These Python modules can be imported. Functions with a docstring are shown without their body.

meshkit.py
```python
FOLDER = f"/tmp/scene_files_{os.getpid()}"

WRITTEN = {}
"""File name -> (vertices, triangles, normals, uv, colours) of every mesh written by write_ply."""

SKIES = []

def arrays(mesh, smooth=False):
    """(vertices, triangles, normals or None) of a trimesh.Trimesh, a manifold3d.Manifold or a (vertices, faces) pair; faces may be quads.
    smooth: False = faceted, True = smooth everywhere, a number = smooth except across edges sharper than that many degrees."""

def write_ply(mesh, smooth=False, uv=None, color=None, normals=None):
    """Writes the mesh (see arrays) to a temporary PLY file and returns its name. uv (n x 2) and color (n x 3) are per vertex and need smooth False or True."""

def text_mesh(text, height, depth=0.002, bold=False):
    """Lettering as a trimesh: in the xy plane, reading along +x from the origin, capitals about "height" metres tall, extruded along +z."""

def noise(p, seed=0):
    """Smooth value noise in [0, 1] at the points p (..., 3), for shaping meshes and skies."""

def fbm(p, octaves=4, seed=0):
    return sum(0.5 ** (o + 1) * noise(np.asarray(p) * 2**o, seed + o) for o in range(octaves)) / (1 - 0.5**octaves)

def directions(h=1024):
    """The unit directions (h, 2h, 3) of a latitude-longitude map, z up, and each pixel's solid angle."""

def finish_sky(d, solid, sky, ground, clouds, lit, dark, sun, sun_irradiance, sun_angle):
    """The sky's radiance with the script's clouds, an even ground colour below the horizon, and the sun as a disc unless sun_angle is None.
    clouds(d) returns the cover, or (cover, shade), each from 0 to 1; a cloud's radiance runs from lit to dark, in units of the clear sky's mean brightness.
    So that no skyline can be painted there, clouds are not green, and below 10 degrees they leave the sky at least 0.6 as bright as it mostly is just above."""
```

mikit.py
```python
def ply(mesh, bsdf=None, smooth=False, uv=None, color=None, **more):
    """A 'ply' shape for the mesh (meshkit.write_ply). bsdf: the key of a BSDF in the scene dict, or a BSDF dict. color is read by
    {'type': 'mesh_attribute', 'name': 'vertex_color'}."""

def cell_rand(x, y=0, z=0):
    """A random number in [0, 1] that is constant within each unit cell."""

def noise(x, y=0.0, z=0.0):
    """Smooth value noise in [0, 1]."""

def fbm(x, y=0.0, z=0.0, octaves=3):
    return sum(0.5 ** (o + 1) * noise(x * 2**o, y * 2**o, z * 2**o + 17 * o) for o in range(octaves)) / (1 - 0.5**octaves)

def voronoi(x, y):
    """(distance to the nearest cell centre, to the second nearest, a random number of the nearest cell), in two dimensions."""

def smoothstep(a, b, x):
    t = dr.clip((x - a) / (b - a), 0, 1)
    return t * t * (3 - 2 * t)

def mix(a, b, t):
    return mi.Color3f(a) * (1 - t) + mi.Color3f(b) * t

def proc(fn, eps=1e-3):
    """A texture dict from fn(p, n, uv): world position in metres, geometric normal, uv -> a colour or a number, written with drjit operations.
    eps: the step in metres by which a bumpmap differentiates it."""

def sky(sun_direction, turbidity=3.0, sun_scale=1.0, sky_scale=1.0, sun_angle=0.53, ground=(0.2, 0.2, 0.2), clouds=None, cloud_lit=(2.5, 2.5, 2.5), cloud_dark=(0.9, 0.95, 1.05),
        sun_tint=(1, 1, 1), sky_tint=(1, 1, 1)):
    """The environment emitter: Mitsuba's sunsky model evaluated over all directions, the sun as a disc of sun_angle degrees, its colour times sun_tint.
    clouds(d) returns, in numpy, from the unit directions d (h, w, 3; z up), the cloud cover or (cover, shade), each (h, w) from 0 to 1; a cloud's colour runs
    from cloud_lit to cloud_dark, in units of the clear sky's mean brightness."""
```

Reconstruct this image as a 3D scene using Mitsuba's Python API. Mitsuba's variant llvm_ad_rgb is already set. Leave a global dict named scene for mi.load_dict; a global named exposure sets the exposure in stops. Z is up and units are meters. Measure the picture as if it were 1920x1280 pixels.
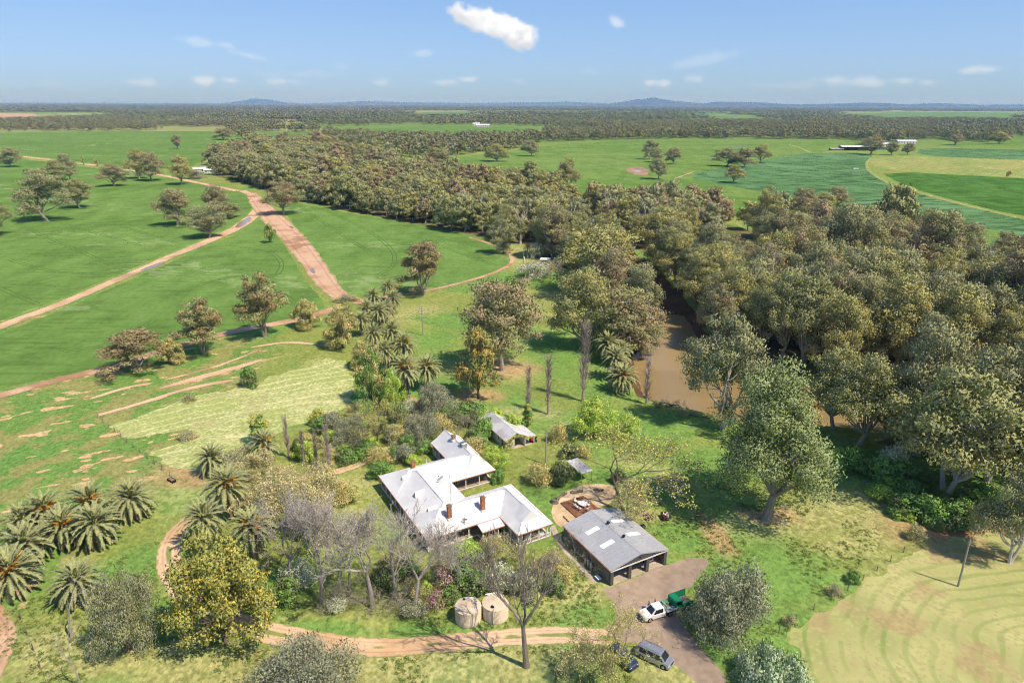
import math
import numpy as np
import trimesh
import manifold3d as m3
import mapbox_earcut
import shapely
import shapely.affinity
from shapely.geometry import Polygon, Point, LineString
import drjit as dr
import mitsuba as mi
import mikit
import meshkit
from mikit import noise, fbm, voronoi, smoothstep, mix, proc, cell_rand

T4 = mi.ScalarTransform4f
scene, labels = {'type': 'scene'}, {}

# ------------------------------------------------------------------ camera, sky, exposure
CAM_H, PITCH, ROLL, HFOV = 68.0, math.radians(19.21), math.radians(.22), 73.74
scene['camera'] = {'type': 'perspective', 'fov': HFOV, 'fov_axis': 'x', 'near_clip': 1.0, 'far_clip': 90000.0,
                   'to_world': T4().look_at(origin=[0, 0, CAM_H], target=[0, math.cos(PITCH), CAM_H - math.sin(PITCH)], up=[-math.sin(ROLL), math.sin(PITCH) * math.cos(ROLL), math.cos(PITCH) * math.cos(ROLL)]),
                   'medium': {'type': 'ref', 'id': 'air'}}


CLOUDS = [  # azimuth, elevation, half width, half height, tilt, strength of each small cloud
    (*(-0.3930,0.0699), .030, .0045, -.12, .45), (*(-0.3416,0.0559), .022, .004, -.2, .45), (*(0.1362,0.1013), .010, .006, -.4, .75),
    (*(-0.4713,0.0223), .028, .004, 0, .6), (*(-0.4044,0.0258), .017, .006, 0, .9), (*(-0.3668,0.0264), .012, .004, 0, .7), (*(-0.3057,0.0259), .018, .005, 0, .75),
    (*(-0.2296,0.0452), .014, .003, 0, .3), (*(-0.1235,0.0630), .016, .005, 0, .4), (*(-0.0925,0.0265), .02, .004, 0, .6), (*(-0.0633,0.0307), .012, .004, 0, .75),
    (*(-0.1785,0.0258), .012, .004, 0, .5), (*(0.0059,0.0283), .014, .004, 0, .5), (*(0.1037,0.0407), .018, .003, 0, .3), (*(0.1865,0.0264), .012, .005, 0, .8), (*(0.2061,0.0264), .010, .004, 0, .8), (*(0.2418,0.0316), .016, .005, 0, .5),
    (*(0.2534,0.0544), .045, .007, .2, .3), (*(0.4114,0.0292), .022, .004, 0, .6), (*(0.4510,0.0258), .024, .006, 0, .6), (*(0.4884,0.0273), .016, .005, 0, .6), (*(0.5168,0.0252), .012, .004, 0, .5), (*(0.5675,0.0384), .022, .004, .05, .7),
    (*(-0.2848,0.0346), .06, .004, 0, .2), (*(0.3622,0.0232), .07, .004, 0, .25), (*(-0.5630,0.0179), .06, .003, 0, .2), (*(-0.2643,0.0382), .012, .003, 0, .4)]
BIG_AZ, BIG_EL = (-0.0273,0.0984)


def cloud_cover(d):
    az, el = np.arctan2(d[..., 0], d[..., 1]), np.arcsin(np.clip(d[..., 2], -1, 1))
    q = np.stack([az * 60, el * 60, np.zeros_like(az)], -1)
    n = meshkit.fbm(q, 4, 3)
    cover, shade = np.zeros_like(az), np.zeros_like(az)
    for (a, e, w, h, tilt, s) in CLOUDS:
        x, y = az - a, el - e
        y = y - tilt * x
        r = np.sqrt((x / w) ** 2 + (y / h) ** 2)
        cover = np.maximum(cover, s * .62 * np.clip((1.10 - r + (n - .5) * 1.6) / .8, 0, 1))
    x, y = az - BIG_AZ, el - BIG_EL                       # the one large cumulus, leaning down to the right
    f = meshkit.fbm(np.stack([az * 95, el * 95, np.ones_like(az)], -1), 4, 8)
    y2 = y + .26 * x
    r = np.sqrt((x / .056) ** 2 + (y2 / .0165) ** 2)
    r = np.minimum(r, np.sqrt(((x - .034) / .026) ** 2 + ((y2 + .003) / .019) ** 2))
    c = np.clip((1.08 - r + (f - .5) * .75) / .30, 0, 1)
    shade = np.where(c > 0, np.clip(.38 - y2 / .030 + (f - .5) * 1.3, 0, .8), .25)
    return np.maximum(cover, c), shade


SUN = np.array([4.9, -3.4, 8.8])
scene['sky_light'] = mikit.sky(SUN.tolist(), turbidity=3.0, sun_scale=1.0, sky_scale=1.0, ground=(.10, .13, .05), clouds=cloud_cover, cloud_lit=(3.3, 3.28, 3.25), cloud_dark=(1.8, 1.87, 2.05), sun_tint=(.98, 1.0, 1.03), sky_tint=(.98, 1.03, 1.24))
exposure = 1.88

# ------------------------------------------------------------------ helpers
def lin(r, g, b, k=1.0):
    f = lambda c: (c / 12.92 if c <= .04045 else ((c + .055) / 1.055) ** 2.4) * k
    return [f(r / 255), f(g / 255), f(b / 255)]


def mat(name, color, rough=.6, metallic=0.0, spec=.4, two=True, **more):
    b = {'type': 'principled', 'base_color': color if isinstance(color, dict) else {'type': 'rgb', 'value': list(map(float, color))}, 'roughness': rough, 'metallic': metallic, 'specular': spec, **more}
    scene[name] = {'type': 'twosided', 'bsdf': b} if two else b
    return name


def matte(name, color, bump=None):
    b = {'type': 'diffuse', 'reflectance': color if isinstance(color, dict) else {'type': 'rgb', 'value': list(map(float, color))}}
    if bump is not None:
        b = {'type': 'bumpmap', 'arbitrary': bump, 'scale': 1.0, 'bsdf': b}
    scene[name] = {'type': 'twosided', 'bsdf': b}
    return name


def fresh(name):
    if name not in USED:
        USED[name] = 0
        return name
    USED[name] += 1
    return f'{name}_{USED[name]:03d}'


USED = {}


def note(key, label, cat=None, group=None, kind=None):
    labels[key] = {k: v for k, v in (('label', label), ('category', cat), ('group', group), ('kind', kind)) if v}


def add(name, mesh, bsdf, tf=None, parent=None, smooth=False, label=None, cat=None, group=None, kind=None):
    """One mesh as one entry of the scene; mesh may be a list of meshes or a ready shape dict."""
    key = fresh(f'{parent}__{name}' if parent else name)
    if isinstance(mesh, list):
        mesh = trimesh.util.concatenate([tm(x) for x in mesh])
    d = dict(mesh) if isinstance(mesh, dict) else mikit.ply(mesh, bsdf, smooth=smooth)
    if tf is not None:
        d['to_world'] = T4(tf) if isinstance(tf, np.ndarray) else tf
    scene[key] = d
    if label or kind:
        note(key, label, cat, group, kind)
    return key


def thing(name, label, cat, group=None):
    key = fresh(name)
    note(key, label, cat, group)
    return key


def tm(x):
    if isinstance(x, trimesh.Trimesh):
        return x
    if hasattr(x, 'to_mesh'):
        m = x.to_mesh()
        return trimesh.Trimesh(m.vert_properties[:, :3], m.tri_verts, process=False)
    return trimesh.Trimesh(x[0], x[1], process=False)


def box(x0, x1, y0, y1, z0, z1):
    b = trimesh.creation.box((x1 - x0, y1 - y0, z1 - z0))
    b.apply_translation(((x0 + x1) / 2, (y0 + y1) / 2, (z0 + z1) / 2))
    return b


def cyl(x, y, z0, z1, r, n=12, r2=None):
    a = np.arange(n) * 2 * np.pi / n
    return loft([np.stack([x + q * np.cos(a), y + q * np.sin(a), np.full(n, z)], 1) for q, z in ((r, z0), (r if r2 is None else r2, z1))])


def loft(rings):
    n = len(rings[0])
    v = np.vstack(rings + [rings[0].mean(0)[None], rings[-1].mean(0)[None]])
    f = []
    for k in range(len(rings) - 1):
        for i in range(n):
            a, b, c, d = k * n + i, k * n + (i + 1) % n, (k + 1) * n + (i + 1) % n, (k + 1) * n + i
            f += [[a, b, c], [a, c, d]]
    base, top = len(v) - 2, len(v) - 1
    for i in range(n):
        f += [[base, (i + 1) % n, i], [top, (len(rings) - 1) * n + i, (len(rings) - 1) * n + (i + 1) % n]]
    return trimesh.Trimesh(v, f, process=False)


def tube(points, radii, sides=5):
    p = np.asarray(points, float)
    r = np.broadcast_to(radii, (len(p),)).astype(float)
    t = np.gradient(p, axis=0)
    t /= np.linalg.norm(t, axis=1, keepdims=True) + 1e-12
    ref = np.array([0, 0, 1.0]) if abs(t.mean(0)[2]) < .8 else np.array([1.0, 0, 0])
    a = np.cross(t, ref)
    a /= np.linalg.norm(a, axis=1, keepdims=True) + 1e-12
    b = np.cross(t, a)
    ang = np.arange(sides) * 2 * np.pi / sides
    v = p[:, None] + r[:, None, None] * (np.cos(ang)[None, :, None] * a[:, None] + np.sin(ang)[None, :, None] * b[:, None])
    i, j = np.meshgrid(np.arange(len(p) - 1), np.arange(sides), indexing='ij')
    q = np.stack([i * sides + j, i * sides + (j + 1) % sides, (i + 1) * sides + (j + 1) % sides, (i + 1) * sides + j], -1).reshape(-1, 4)
    return v.reshape(-1, 3), np.vstack([q[:, [0, 1, 2]], q[:, [0, 2, 3]]])


def rod(a, b, r, sides=6):
    return trimesh.Trimesh(*tube([a, b], r, sides), process=False)


def hull(pts):
    return tm(m3.Manifold.hull_points(np.asarray(pts, float)))


def frame(xy, deg, z=0.0):
    c, s = math.cos(math.radians(deg)), math.sin(math.radians(deg))
    return np.array([[c, -s, 0, xy[0]], [s, c, 0, xy[1]], [0, 0, 1, z], [0, 0, 0, 1.0]])


def join(parts):
    v, f, n = [], [], 0
    for a, b in parts:
        v.append(a)
        f.append(np.asarray(b) + n)
        n += len(a)
    return np.vstack(v), np.vstack(f)


# ------------------------------------------------------------------ ground materials
BLOBS = [  # worn and dry patches of the grounds: centre, half sizes, turn in degrees, what (0 dry grass, 1 bare earth, 2 lush grass, 3 red earth)
    ((10.0,82.9), 9, 4.5, 30, 0), ((16.2,91.1), 6, 3, -60, 0), ((-6.7,68.7), 22, 7, 5, 0), ((-49.3,70.7), 14, 5, 10, 0), ((-17.7,69.5), 12, 5, 0, 0), ((11.1,78.5), 5, 3, 0, 2),
    ((23.0,103.1), 5, 3.4, 0, 0), ((47.3,101.6), 13, 5, 10, 0), ((45.5,103.2), 5, 3, 0, 1), ((56.7,104.1), 20, 7, 15, 0), ((58.6,96.3), 13, 4, 20, 0), ((-4.3,173.0), 17, 11, 0, 0), ((-8.5,154.3), 8, 5, 0, 1), ((-0.7,173.1), 9, 7, 0, 1),
    ((13.2,137.5), 9, 5, 40, 0), ((28.0,118.8), 12, 7, 0, 0), ((20.8,116.7), 10, 5, 0, 2), ((4.0,108.1), 7, 4, 10, 2), ((27.5,96.1), 7, 6, 0, 2), ((29.0,87.9), 10, 5, 0, 2), ((39.3,89.3), 13, 6, 0, 2), ((39.8,162.3), 30, 15, 0, 2), ((28.6,137.6), 22, 10, 0, 2), ((39.6,121.0), 17, 9, 0, 2),
    ((77.2,96.4), 15, 6, 0, 3), ((79.5,90.8), 13, 5, 0, 3), ((76.9,100.2), 11, 5, 0, 1), ((7.4,85.9), 5, 2.4, 40, 0), ((-63.8,116.1), 9, 5, -20, 1), ((-68.4,117.0), 7, 6, 0, 1), ((-15.6,145.6), 8, 5, 0, 1), ((-19.9,145.6), 9, 6, 0, 1), ((0.1,144.3), 12, 5, 0, 0), ((3.3,82.9), 6, 3, 0, 0),
    ((-25.8,194.9), 12, 14, 0, 2), ((-32.7,222.4), 12, 14, 0, 0), ((-19.5,216.5), 16, 10, 0, 2), ((13.2,275.9), 18, 20, 0, 2), ((2.4,317.6), 14, 30, 0, 0), ((12.4,185.9), 12, 20, 0, 2), ((-36.4,68.1), 20, 4, 0, 0), ((-60.0,71.1), 6, 6, 0, 0), ((-26.1,75.2), 11, 3, 0, 2), ((-10.1,75.2), 9, 3, 0, 2), ((-22.3,114.4), 6, 5, 0, 0), ((-30.2,113.4), 6, 4, 0, 0),
    ((25.2,70.6), 5, 4, 0, 2), ((20.4,67.8), 5, 3, 0, 0), ((-4.5,67.0), 10, 3, 0, 0), ((-49.4,78.1), 9, 5, 0, 2), ((-58.3,88.7), 8, 5, 0, 2), ((34.1,97.6), 2.2, 7, 10, 1)]


def lawn(p, n, uv):
    x, y = p.x, p.y
    a, b, c = fbm(x * .035, y * .035, 0, 4), fbm(x * .22, y * .22, 3, 3), fbm(x * 1.7, y * 1.7, 7, 2)
    d = noise(x * 5.2, y * 3.1, 2)
    dry = smoothstep(.55, .74, a * .7 + b * .3) * .5
    soil, lush, red = mi.Float(0), smoothstep(.5, .68, fbm(x * .05, y * .05, 21, 3)), mi.Float(0)
    w = (b - .5) * 1.6 + (c - .5) * .9
    for (cx, cy), rx, ry, deg, what in BLOBS:
        ca, sa = math.cos(math.radians(deg)), math.sin(math.radians(deg))
        u, v = ((x - cx) * ca + (y - cy) * sa) / rx, ((y - cy) * ca - (x - cx) * sa) / ry
        m = smoothstep(1.25, .45, dr.sqrt(u * u + v * v) + w * .55)
        if what == 0:
            dry = dr.maximum(dry, m * .72)
        elif what == 1:
            soil = dr.maximum(soil, m * .8)
        elif what == 2:
            dry, lush = dry * (1 - m), dr.maximum(lush, m)
        else:
            red = dr.maximum(red, m * .85)
    col = mix(mi.Color3f(.185, .225, .060), mi.Color3f(.130, .228, .055), lush)
    col = mix(col, mi.Color3f(.33, .315, .14), dry * (.55 + .45 * smoothstep(.35, .6, c)))
    col = mix(col, mi.Color3f(.36, .235, .13), soil * smoothstep(.25, .5, c * .6 + b * .4 + .1))
    col = mix(col, mi.Color3f(.33, .19, .11), red * smoothstep(.3, .55, c * .5 + b * .5 + .05))
    # bare scalds of pale sandy soil in the paddock to the left of the palms
    west = smoothstep(-62, -75, x) * smoothstep(230, 205, y + .30 * (x + 150)) 
    s = fbm(x * .22 + y * .13, (y - .5 * x) * .46, 5, 3)
    col = mix(col, mix(mi.Color3f(.105, .215, .05), mi.Color3f(.20, .20, .075), smoothstep(.45, .6, b)), west * .8)
    col = mix(col, mi.Color3f(.50, .33, .19), west * .85 * smoothstep(.70, .74, s))
    # the plain far out: pasture and cropped paddocks of differing greens
    far = smoothstep(950, 1500, y)
    v1, v2, r = voronoi(x * .0011 + y * .0002, y * .00062)
    plain = mix(mi.Color3f(.13, .20, .055), mi.Color3f(.24, .25, .10), smoothstep(.35, .8, r))
    plain = mix(plain, mi.Color3f(.30, .20, .13), smoothstep(.9, .93, r))
    col = mix(col, plain, far)
    near = 1 - far
    return col * 1.28 * (1 + near * ((c - .5) * .60 + (d - .5) * .40 + (b - .5) * .25))


def crop(c1, c2, light=(.30, .36, .16), flecks=.7, rows=0.0, turn=0.0):
    c1, c2, light = mi.Color3f(*c1), mi.Color3f(*c2), mi.Color3f(*light)
    ca, sa = math.cos(turn), math.sin(turn)

    def fn(p, n, uv):
        x, y = p.x * ca + p.y * sa, p.y * ca - p.x * sa
        a, b = fbm(x * .012, y * .02, 1, 3), fbm(x * .12, y * .06, 4, 3)
        c = noise(x * 1.1, y * .7, 6)
        col = mix(c1, c2, smoothstep(.35, .65, a * .6 + b * .4))
        pale = smoothstep(.60, .72, fbm(x * .02, y * .035, 9, 2)) * smoothstep(.5, .64, fbm(x * .22, y * .4, 11, 3))
        col = mix(col, light, pale * flecks)
        dark = 1 - .45 * rows * smoothstep(.52, .66, fbm(x * .055, y * .32, 13, 3)) - .15 * smoothstep(.6, .7, fbm(x * .08, y * .5, 15, 2))
        return col * .95 * dark * (1 + (c - .5) * .22 + (b - .5) * .3)

    return proc(fn)


def mown(pale, green, earth, cx, cy, step, turn, curve, line_amount=.8):
    """Cut grass lying in swaths."""
    pale, green, earth = mi.Color3f(*pale), mi.Color3f(*green), mi.Color3f(*earth)
    ca, sa = math.cos(turn), math.sin(turn)

    def fn(p, n, uv):
        x, y = (p.x - cx) * ca + (p.y - cy) * sa, (p.y - cy) * ca - (p.x - cx) * sa
        w = fbm(p.x * .07, p.y * .07, 2, 3) - .5
        r = dr.sqrt(x * x * curve + y * y * 1.0 + 4) + w * 5
        k = r / step
        f = k - dr.floor(k)
        b, c = fbm(p.x * .35, p.y * .35, 5, 3), fbm(p.x * 2.1, p.y * 2.1, 8, 2)
        line = smoothstep(.0, .12, f) * smoothstep(.42, .22, f) * (.5 + .5 * cell_rand(dr.floor(k), 3)) * smoothstep(.2, .42, b + w * .6)
        rest = smoothstep(.35, .75, fbm(p.x * .16, p.y * .16, 9, 3) + (c - .5) * .8)
        col = mix(pale, green, dr.clip(line_amount * line + .45 * rest, 0, 1))
        col = mix(col, earth, smoothstep(.60, .72, fbm(p.x * .13 + 3, p.y * .13, 12, 3)) * .6)
        return col * 1.15 * (1 + (c - .5) * .5)

    return proc(fn)


def dirt(sand, dark, wet, grass=(.15, .22, .05), strip=0.0):
    sand, dark, wet, grass = (mi.Color3f(*q) for q in (sand, dark, wet, grass))

    def fn(p, n, uv):
        b, c = fbm(p.x * .12, p.y * .12, 1, 3), fbm(p.x * 1.3, p.y * 1.3, 4, 3)
        v = dr.abs(uv.y * 2 - 1)
        col = mix(sand, dark, smoothstep(.45, .7, b * .75 + c * .25))
        col = mix(col, wet, smoothstep(.63, .72, fbm(p.x * .07, p.y * .07, 9, 3)) * .8)
        col = col * (1 - .18 * smoothstep(.12, .0, dr.abs(v - .5)))
        edge = smoothstep(.78, 1.0, v + (c - .5) * .5)
        col = mix(col, grass, edge * .8)
        if strip:
            col = mix(col, grass, smoothstep(.22, .05, v + (b - .5) * .5) * smoothstep(.42, .6, fbm(p.x * .4, p.y * .4, 6, 2)) * strip)
        return col * 1.15 * (1 + (c - .5) * .35)

    return proc(fn)


def speckle(c1, c2, s, amount=.3, k=1.0):
    c1, c2 = mi.Color3f(*c1), mi.Color3f(*c2)

    def fn(p, n, uv):
        a, b = fbm(p.x * s, p.y * s, p.z * s, 3), fbm(p.x * s * 9, p.y * s * 9, p.z * s * 9, 2)
        return mix(c1, c2, smoothstep(.35, .65, a)) * k * (1 + (b - .5) * amount)

    return proc(fn)


matte('m_lawn', proc(lawn))
matte('m_crop', crop((.130, .238, .056), (.158, .275, .068), (.27, .36, .15)))
matte('m_crop_blue', crop((.105, .225, .085), (.150, .290, .125), (.20, .33, .16), .3, 1.0, .25))
matte('m_crop_dark', crop((.075, .18, .036), (.098, .22, .046), (.16, .28, .07), .4, .6, -.1))
matte('m_pasture', crop((.135, .250, .055), (.185, .285, .075), (.25, .30, .10), .3))
matte('m_stubble', crop((.33, .34, .115), (.24, .32, .095), (.42, .37, .16), .9, -.4, .7))
matte('m_hay', mown((.30, .355, .120), (.50, .485, .255), (.34, .34, .15), -70, 120, 3.1, math.radians(36), .10))
matte('m_mown', mown((.385, .375, .165), (.20, .26, .08), (.34, .245, .135), 74, 64, 2.4, math.radians(20), .9, .55))
matte('m_dirt', dirt((.57, .405, .265), (.46, .31, .19), (.31, .20, .125)))
matte('m_red_dirt', dirt((.51, .345, .235), (.40, .245, .155), (.30, .17, .10)))
matte('m_drive', dirt((.60, .43, .28), (.50, .34, .20), (.47, .31, .18), strip=.85))
matte('m_gravel', speckle((.345, .27, .205), (.285, .225, .175), .16, .35, k=1.1))
matte('m_sand', speckle((.60, .47, .30), (.50, .37, .22), .35, .3, k=1.1))
matte('m_litter', speckle((.20, .17, .085), (.13, .155, .055), .09, .5))
matte('m_bank', speckle((.26, .16, .09), (.19, .125, .07), .2, .5, k=.55))
matte('m_pan', speckle((.38, .25, .17), (.30, .20, .13), .1, .3))
matte('m_track', (.085, .175, .042))
matte('m_plant', {'type': 'mesh_attribute', 'name': 'vertex_color'})
mat('m_water', proc(lambda p, n, uv: mix(mi.Color3f(.255, .185, .082), mi.Color3f(.29, .215, .10), smoothstep(.4, .6, fbm(p.x * .06, p.y * .06, 1, 2)))), .22, 0, .3)
mat('m_puddle', (.24, .17, .12), .08, 0, .5)
mat('m_roof', speckle((.68, .70, .71), (.60, .615, .63), .35, .06), .42, 0, .5)
mat('m_roof_old', speckle((.56, .56, .57), (.40, .40, .41), .35, .25), .5, 0, .5)
mat('m_roof_grey', speckle((.375, .395, .42), (.345, .365, .39), .4, .05), .42, 0, .5)
mat('m_wall_dark', (.075, .08, .088), .5)
mat('m_wall_tan', (.15, .145, .125), .6)
mat('m_white', (.72, .71, .68), .5)
mat('m_wall', speckle((.62, .60, .57), (.52, .50, .48), .8, .1), .8)
mat('m_bluegrey', (.26, .27, .32), .8)
mat('m_brick', speckle((.43, .18, .09), (.32, .125, .07), 2.5, .4), .9)
mat('m_cap', (.22, .16, .10), .9)
mat('m_gutter', (.46, .20, .09), .5)
mat('m_glass', (.02, .025, .03), .08, 0, .9)
mat('m_green_door', (.03, .10, .085), .5)
mat('m_deck', speckle((.30, .14, .075), (.20, .095, .055), .9, .3), .8)
mat('m_boards', speckle((.50, .42, .33), (.42, .33, .24), .7, .2, k=.72), .8)
mat('m_concrete', speckle((.50, .43, .33), (.40, .34, .26), .5, .2, k=1.0), .9)
mat('m_metal', (.45, .46, .48), .35, .8)
mat('m_wire', (.09, .09, .085), .8)
mat('m_black', (.015, .015, .017), .5)
mat('m_tyre', (.02, .02, .02), .9)
mat('m_tank', speckle((.62, .52, .385), (.55, .45, .32), .5, .12), .6)
mat('m_car_white', (.75, .75, .75), .25, 0, .5, clearcoat=.8)
mat('m_car_silver', (.40, .42, .46), .28, .55, .5, clearcoat=.8)
mat('m_car_navy', (.03, .05, .10), .25, .2, .5, clearcoat=.8)
mat('m_red', (.45, .03, .03), .4)
mat('m_tray_green', (.10, .26, .13), .5)
mat('m_trailer', (.008, .20, .10), .4)
mat('m_blue', (.05, .20, .50), .5)
mat('m_wood', speckle((.24, .20, .16), (.15, .12, .095), 1.2, .4), .9)
mat('m_pole', (.30, .29, .25), .9)
mat('m_stone', speckle((.48, .36, .27), (.36, .24, .18), 1.5, .4), .9)
mat('m_orange_wood', (.36, .11, .035), .6)
mat('m_skylight', (.86, .87, .88), .3)

# ------------------------------------------------------------------ ground with the river channel
RIVER = [(*(33.9,439.7), 4.0), (*(43.8,374.0), 4.0), (*(54.2,296.2), 3.5), (*(57.2,254.8), 3.5), (*(53.7,216.7), 4.5), (*(46.0,186.3), 9.0), (*(46.8,164.2), 12.0), (*(58.1,154.3), 9.5), (*(76.0,150.1), 7.0), (*(94.1,147.9), 6.0), (*(115.7,142.4), 6.0), (*(155.1,132.4), 9.0)]


def river_distance(x, y):
    """Distance from the water's edge line, negative inside."""
    best = np.full(np.shape(x), 1e9)
    for (x0, y0, w0), (x1, y1, w1) in zip(RIVER[:-1], RIVER[1:]):
        dx, dy = x1 - x0, y1 - y0
        t = np.clip(((x - x0) * dx + (y - y0) * dy) / (dx * dx + dy * dy), 0, 1)
        best = np.minimum(best, np.hypot(x - x0 - t * dx, y - y0 - t * dy) - (w0 + t * (w1 - w0)))
    return best


def height(x, y):
    d = river_distance(x, y) + (meshkit.fbm(np.stack([x * .16, y * .16, 0 * x], -1), 3) - .5) * 3.0
    t = np.clip((6.5 - d) / 8.0, 0, 1)
    return -3.6 * t * t * (3 - 2 * t)


def spread(lo, hi, step, reach):
    mid = np.arange(lo, hi + .1, step)
    out = np.cumsum(step * 1.35 ** np.arange(1, 60))
    out = out[out < reach]
    return np.concatenate([(lo - out)[::-1], mid, hi + out])


gx, gy = spread(20, 330, 2.2, 50000), spread(60, 480, 2.2, 60000)
X, Y = np.meshgrid(gx, gy)
Z = height(X, Y)
i, j = np.meshgrid(np.arange(len(gx) - 1), np.arange(len(gy) - 1))
q = (j * len(gx) + i).ravel()
quads = np.stack([q, q + 1, q + len(gx) + 1, q + len(gx)], 1)
gv = np.stack([X.ravel(), Y.ravel(), Z.ravel()], 1)
low = gv[:, 2][quads].mean(1) < -.45
tri = lambda s: np.vstack([s[:, [0, 1, 2]], s[:, [0, 2, 3]]])
add('ground', (gv, tri(quads[~low])), 'm_lawn', smooth=True, kind='structure')
used, inv = np.unique(quads[low], return_inverse=True)
add('river_bank', (gv[used], tri(inv.reshape(-1, 4))), 'm_bank', smooth=True, kind='structure')


def earcut(poly):
    rings = [np.array(poly.exterior.coords)[:-1]] + [np.array(h.coords)[:-1] for h in poly.interiors]
    f = mapbox_earcut.triangulate_float64(np.vstack(rings), np.cumsum([len(r) for r in rings]).astype(np.uint32)).reshape(-1, 3)
    v = np.vstack(rings)
    a, b, c = v[f[:, 0]], v[f[:, 1]], v[f[:, 2]]
    flip = (b[:, 0] - a[:, 0]) * (c[:, 1] - a[:, 1]) - (b[:, 1] - a[:, 1]) * (c[:, 0] - a[:, 0]) < 0
    f[flip] = f[flip][:, ::-1]
    return v, f


def chaikin(p, closed=False, times=2):
    p = np.asarray(p, float)
    for _ in range(times):
        nxt = np.roll(p, -1, 0) if closed else p[1:]
        cur = p if closed else p[:-1]
        m = np.stack([.75 * cur + .25 * nxt, .25 * cur + .75 * nxt], 1).reshape(-1, 2)
        p = m if closed else np.vstack([p[:1], m, p[-1:]])
    return p


def dense(p, closed, step):
    out = []
    pts = np.vstack([p, p[:1]]) if closed else p
    for a, b in zip(pts[:-1], pts[1:]):
        s = step * max(1.0, min(np.hypot(*a), np.hypot(*b)) / 120)
        n = max(1, int(np.hypot(*(b - a)) / s))
        out.append(a + (b - a) * (np.arange(n) / n)[:, None])
    if not closed:
        out.append(p[-1:])
    return np.vstack(out)


def sheet(name, pts, z, bsdf, rough=.5, soft=1, step=1.2, **more):
    """A patch of ground cover with an uneven outline."""
    p = dense(chaikin(pts, True, soft) if soft else np.asarray(pts, float), True, step)
    q = np.stack([p[:, 0] * .35, p[:, 1] * .35, np.full(len(p), z * 99)], 1)
    p = p + rough * 2 * np.stack([meshkit.fbm(q, 3, 1) - .5, meshkit.fbm(q, 3, 2) - .5], 1)
    poly = shapely.make_valid(Polygon(p))
    polys = [g for g in getattr(poly, 'geoms', [poly]) if isinstance(g, Polygon)]
    v, f = join([earcut(g) for g in polys])
    return add(name, (np.column_stack([v, np.full(len(v), z)]), f), bsdf, kind='structure', **more)


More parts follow.
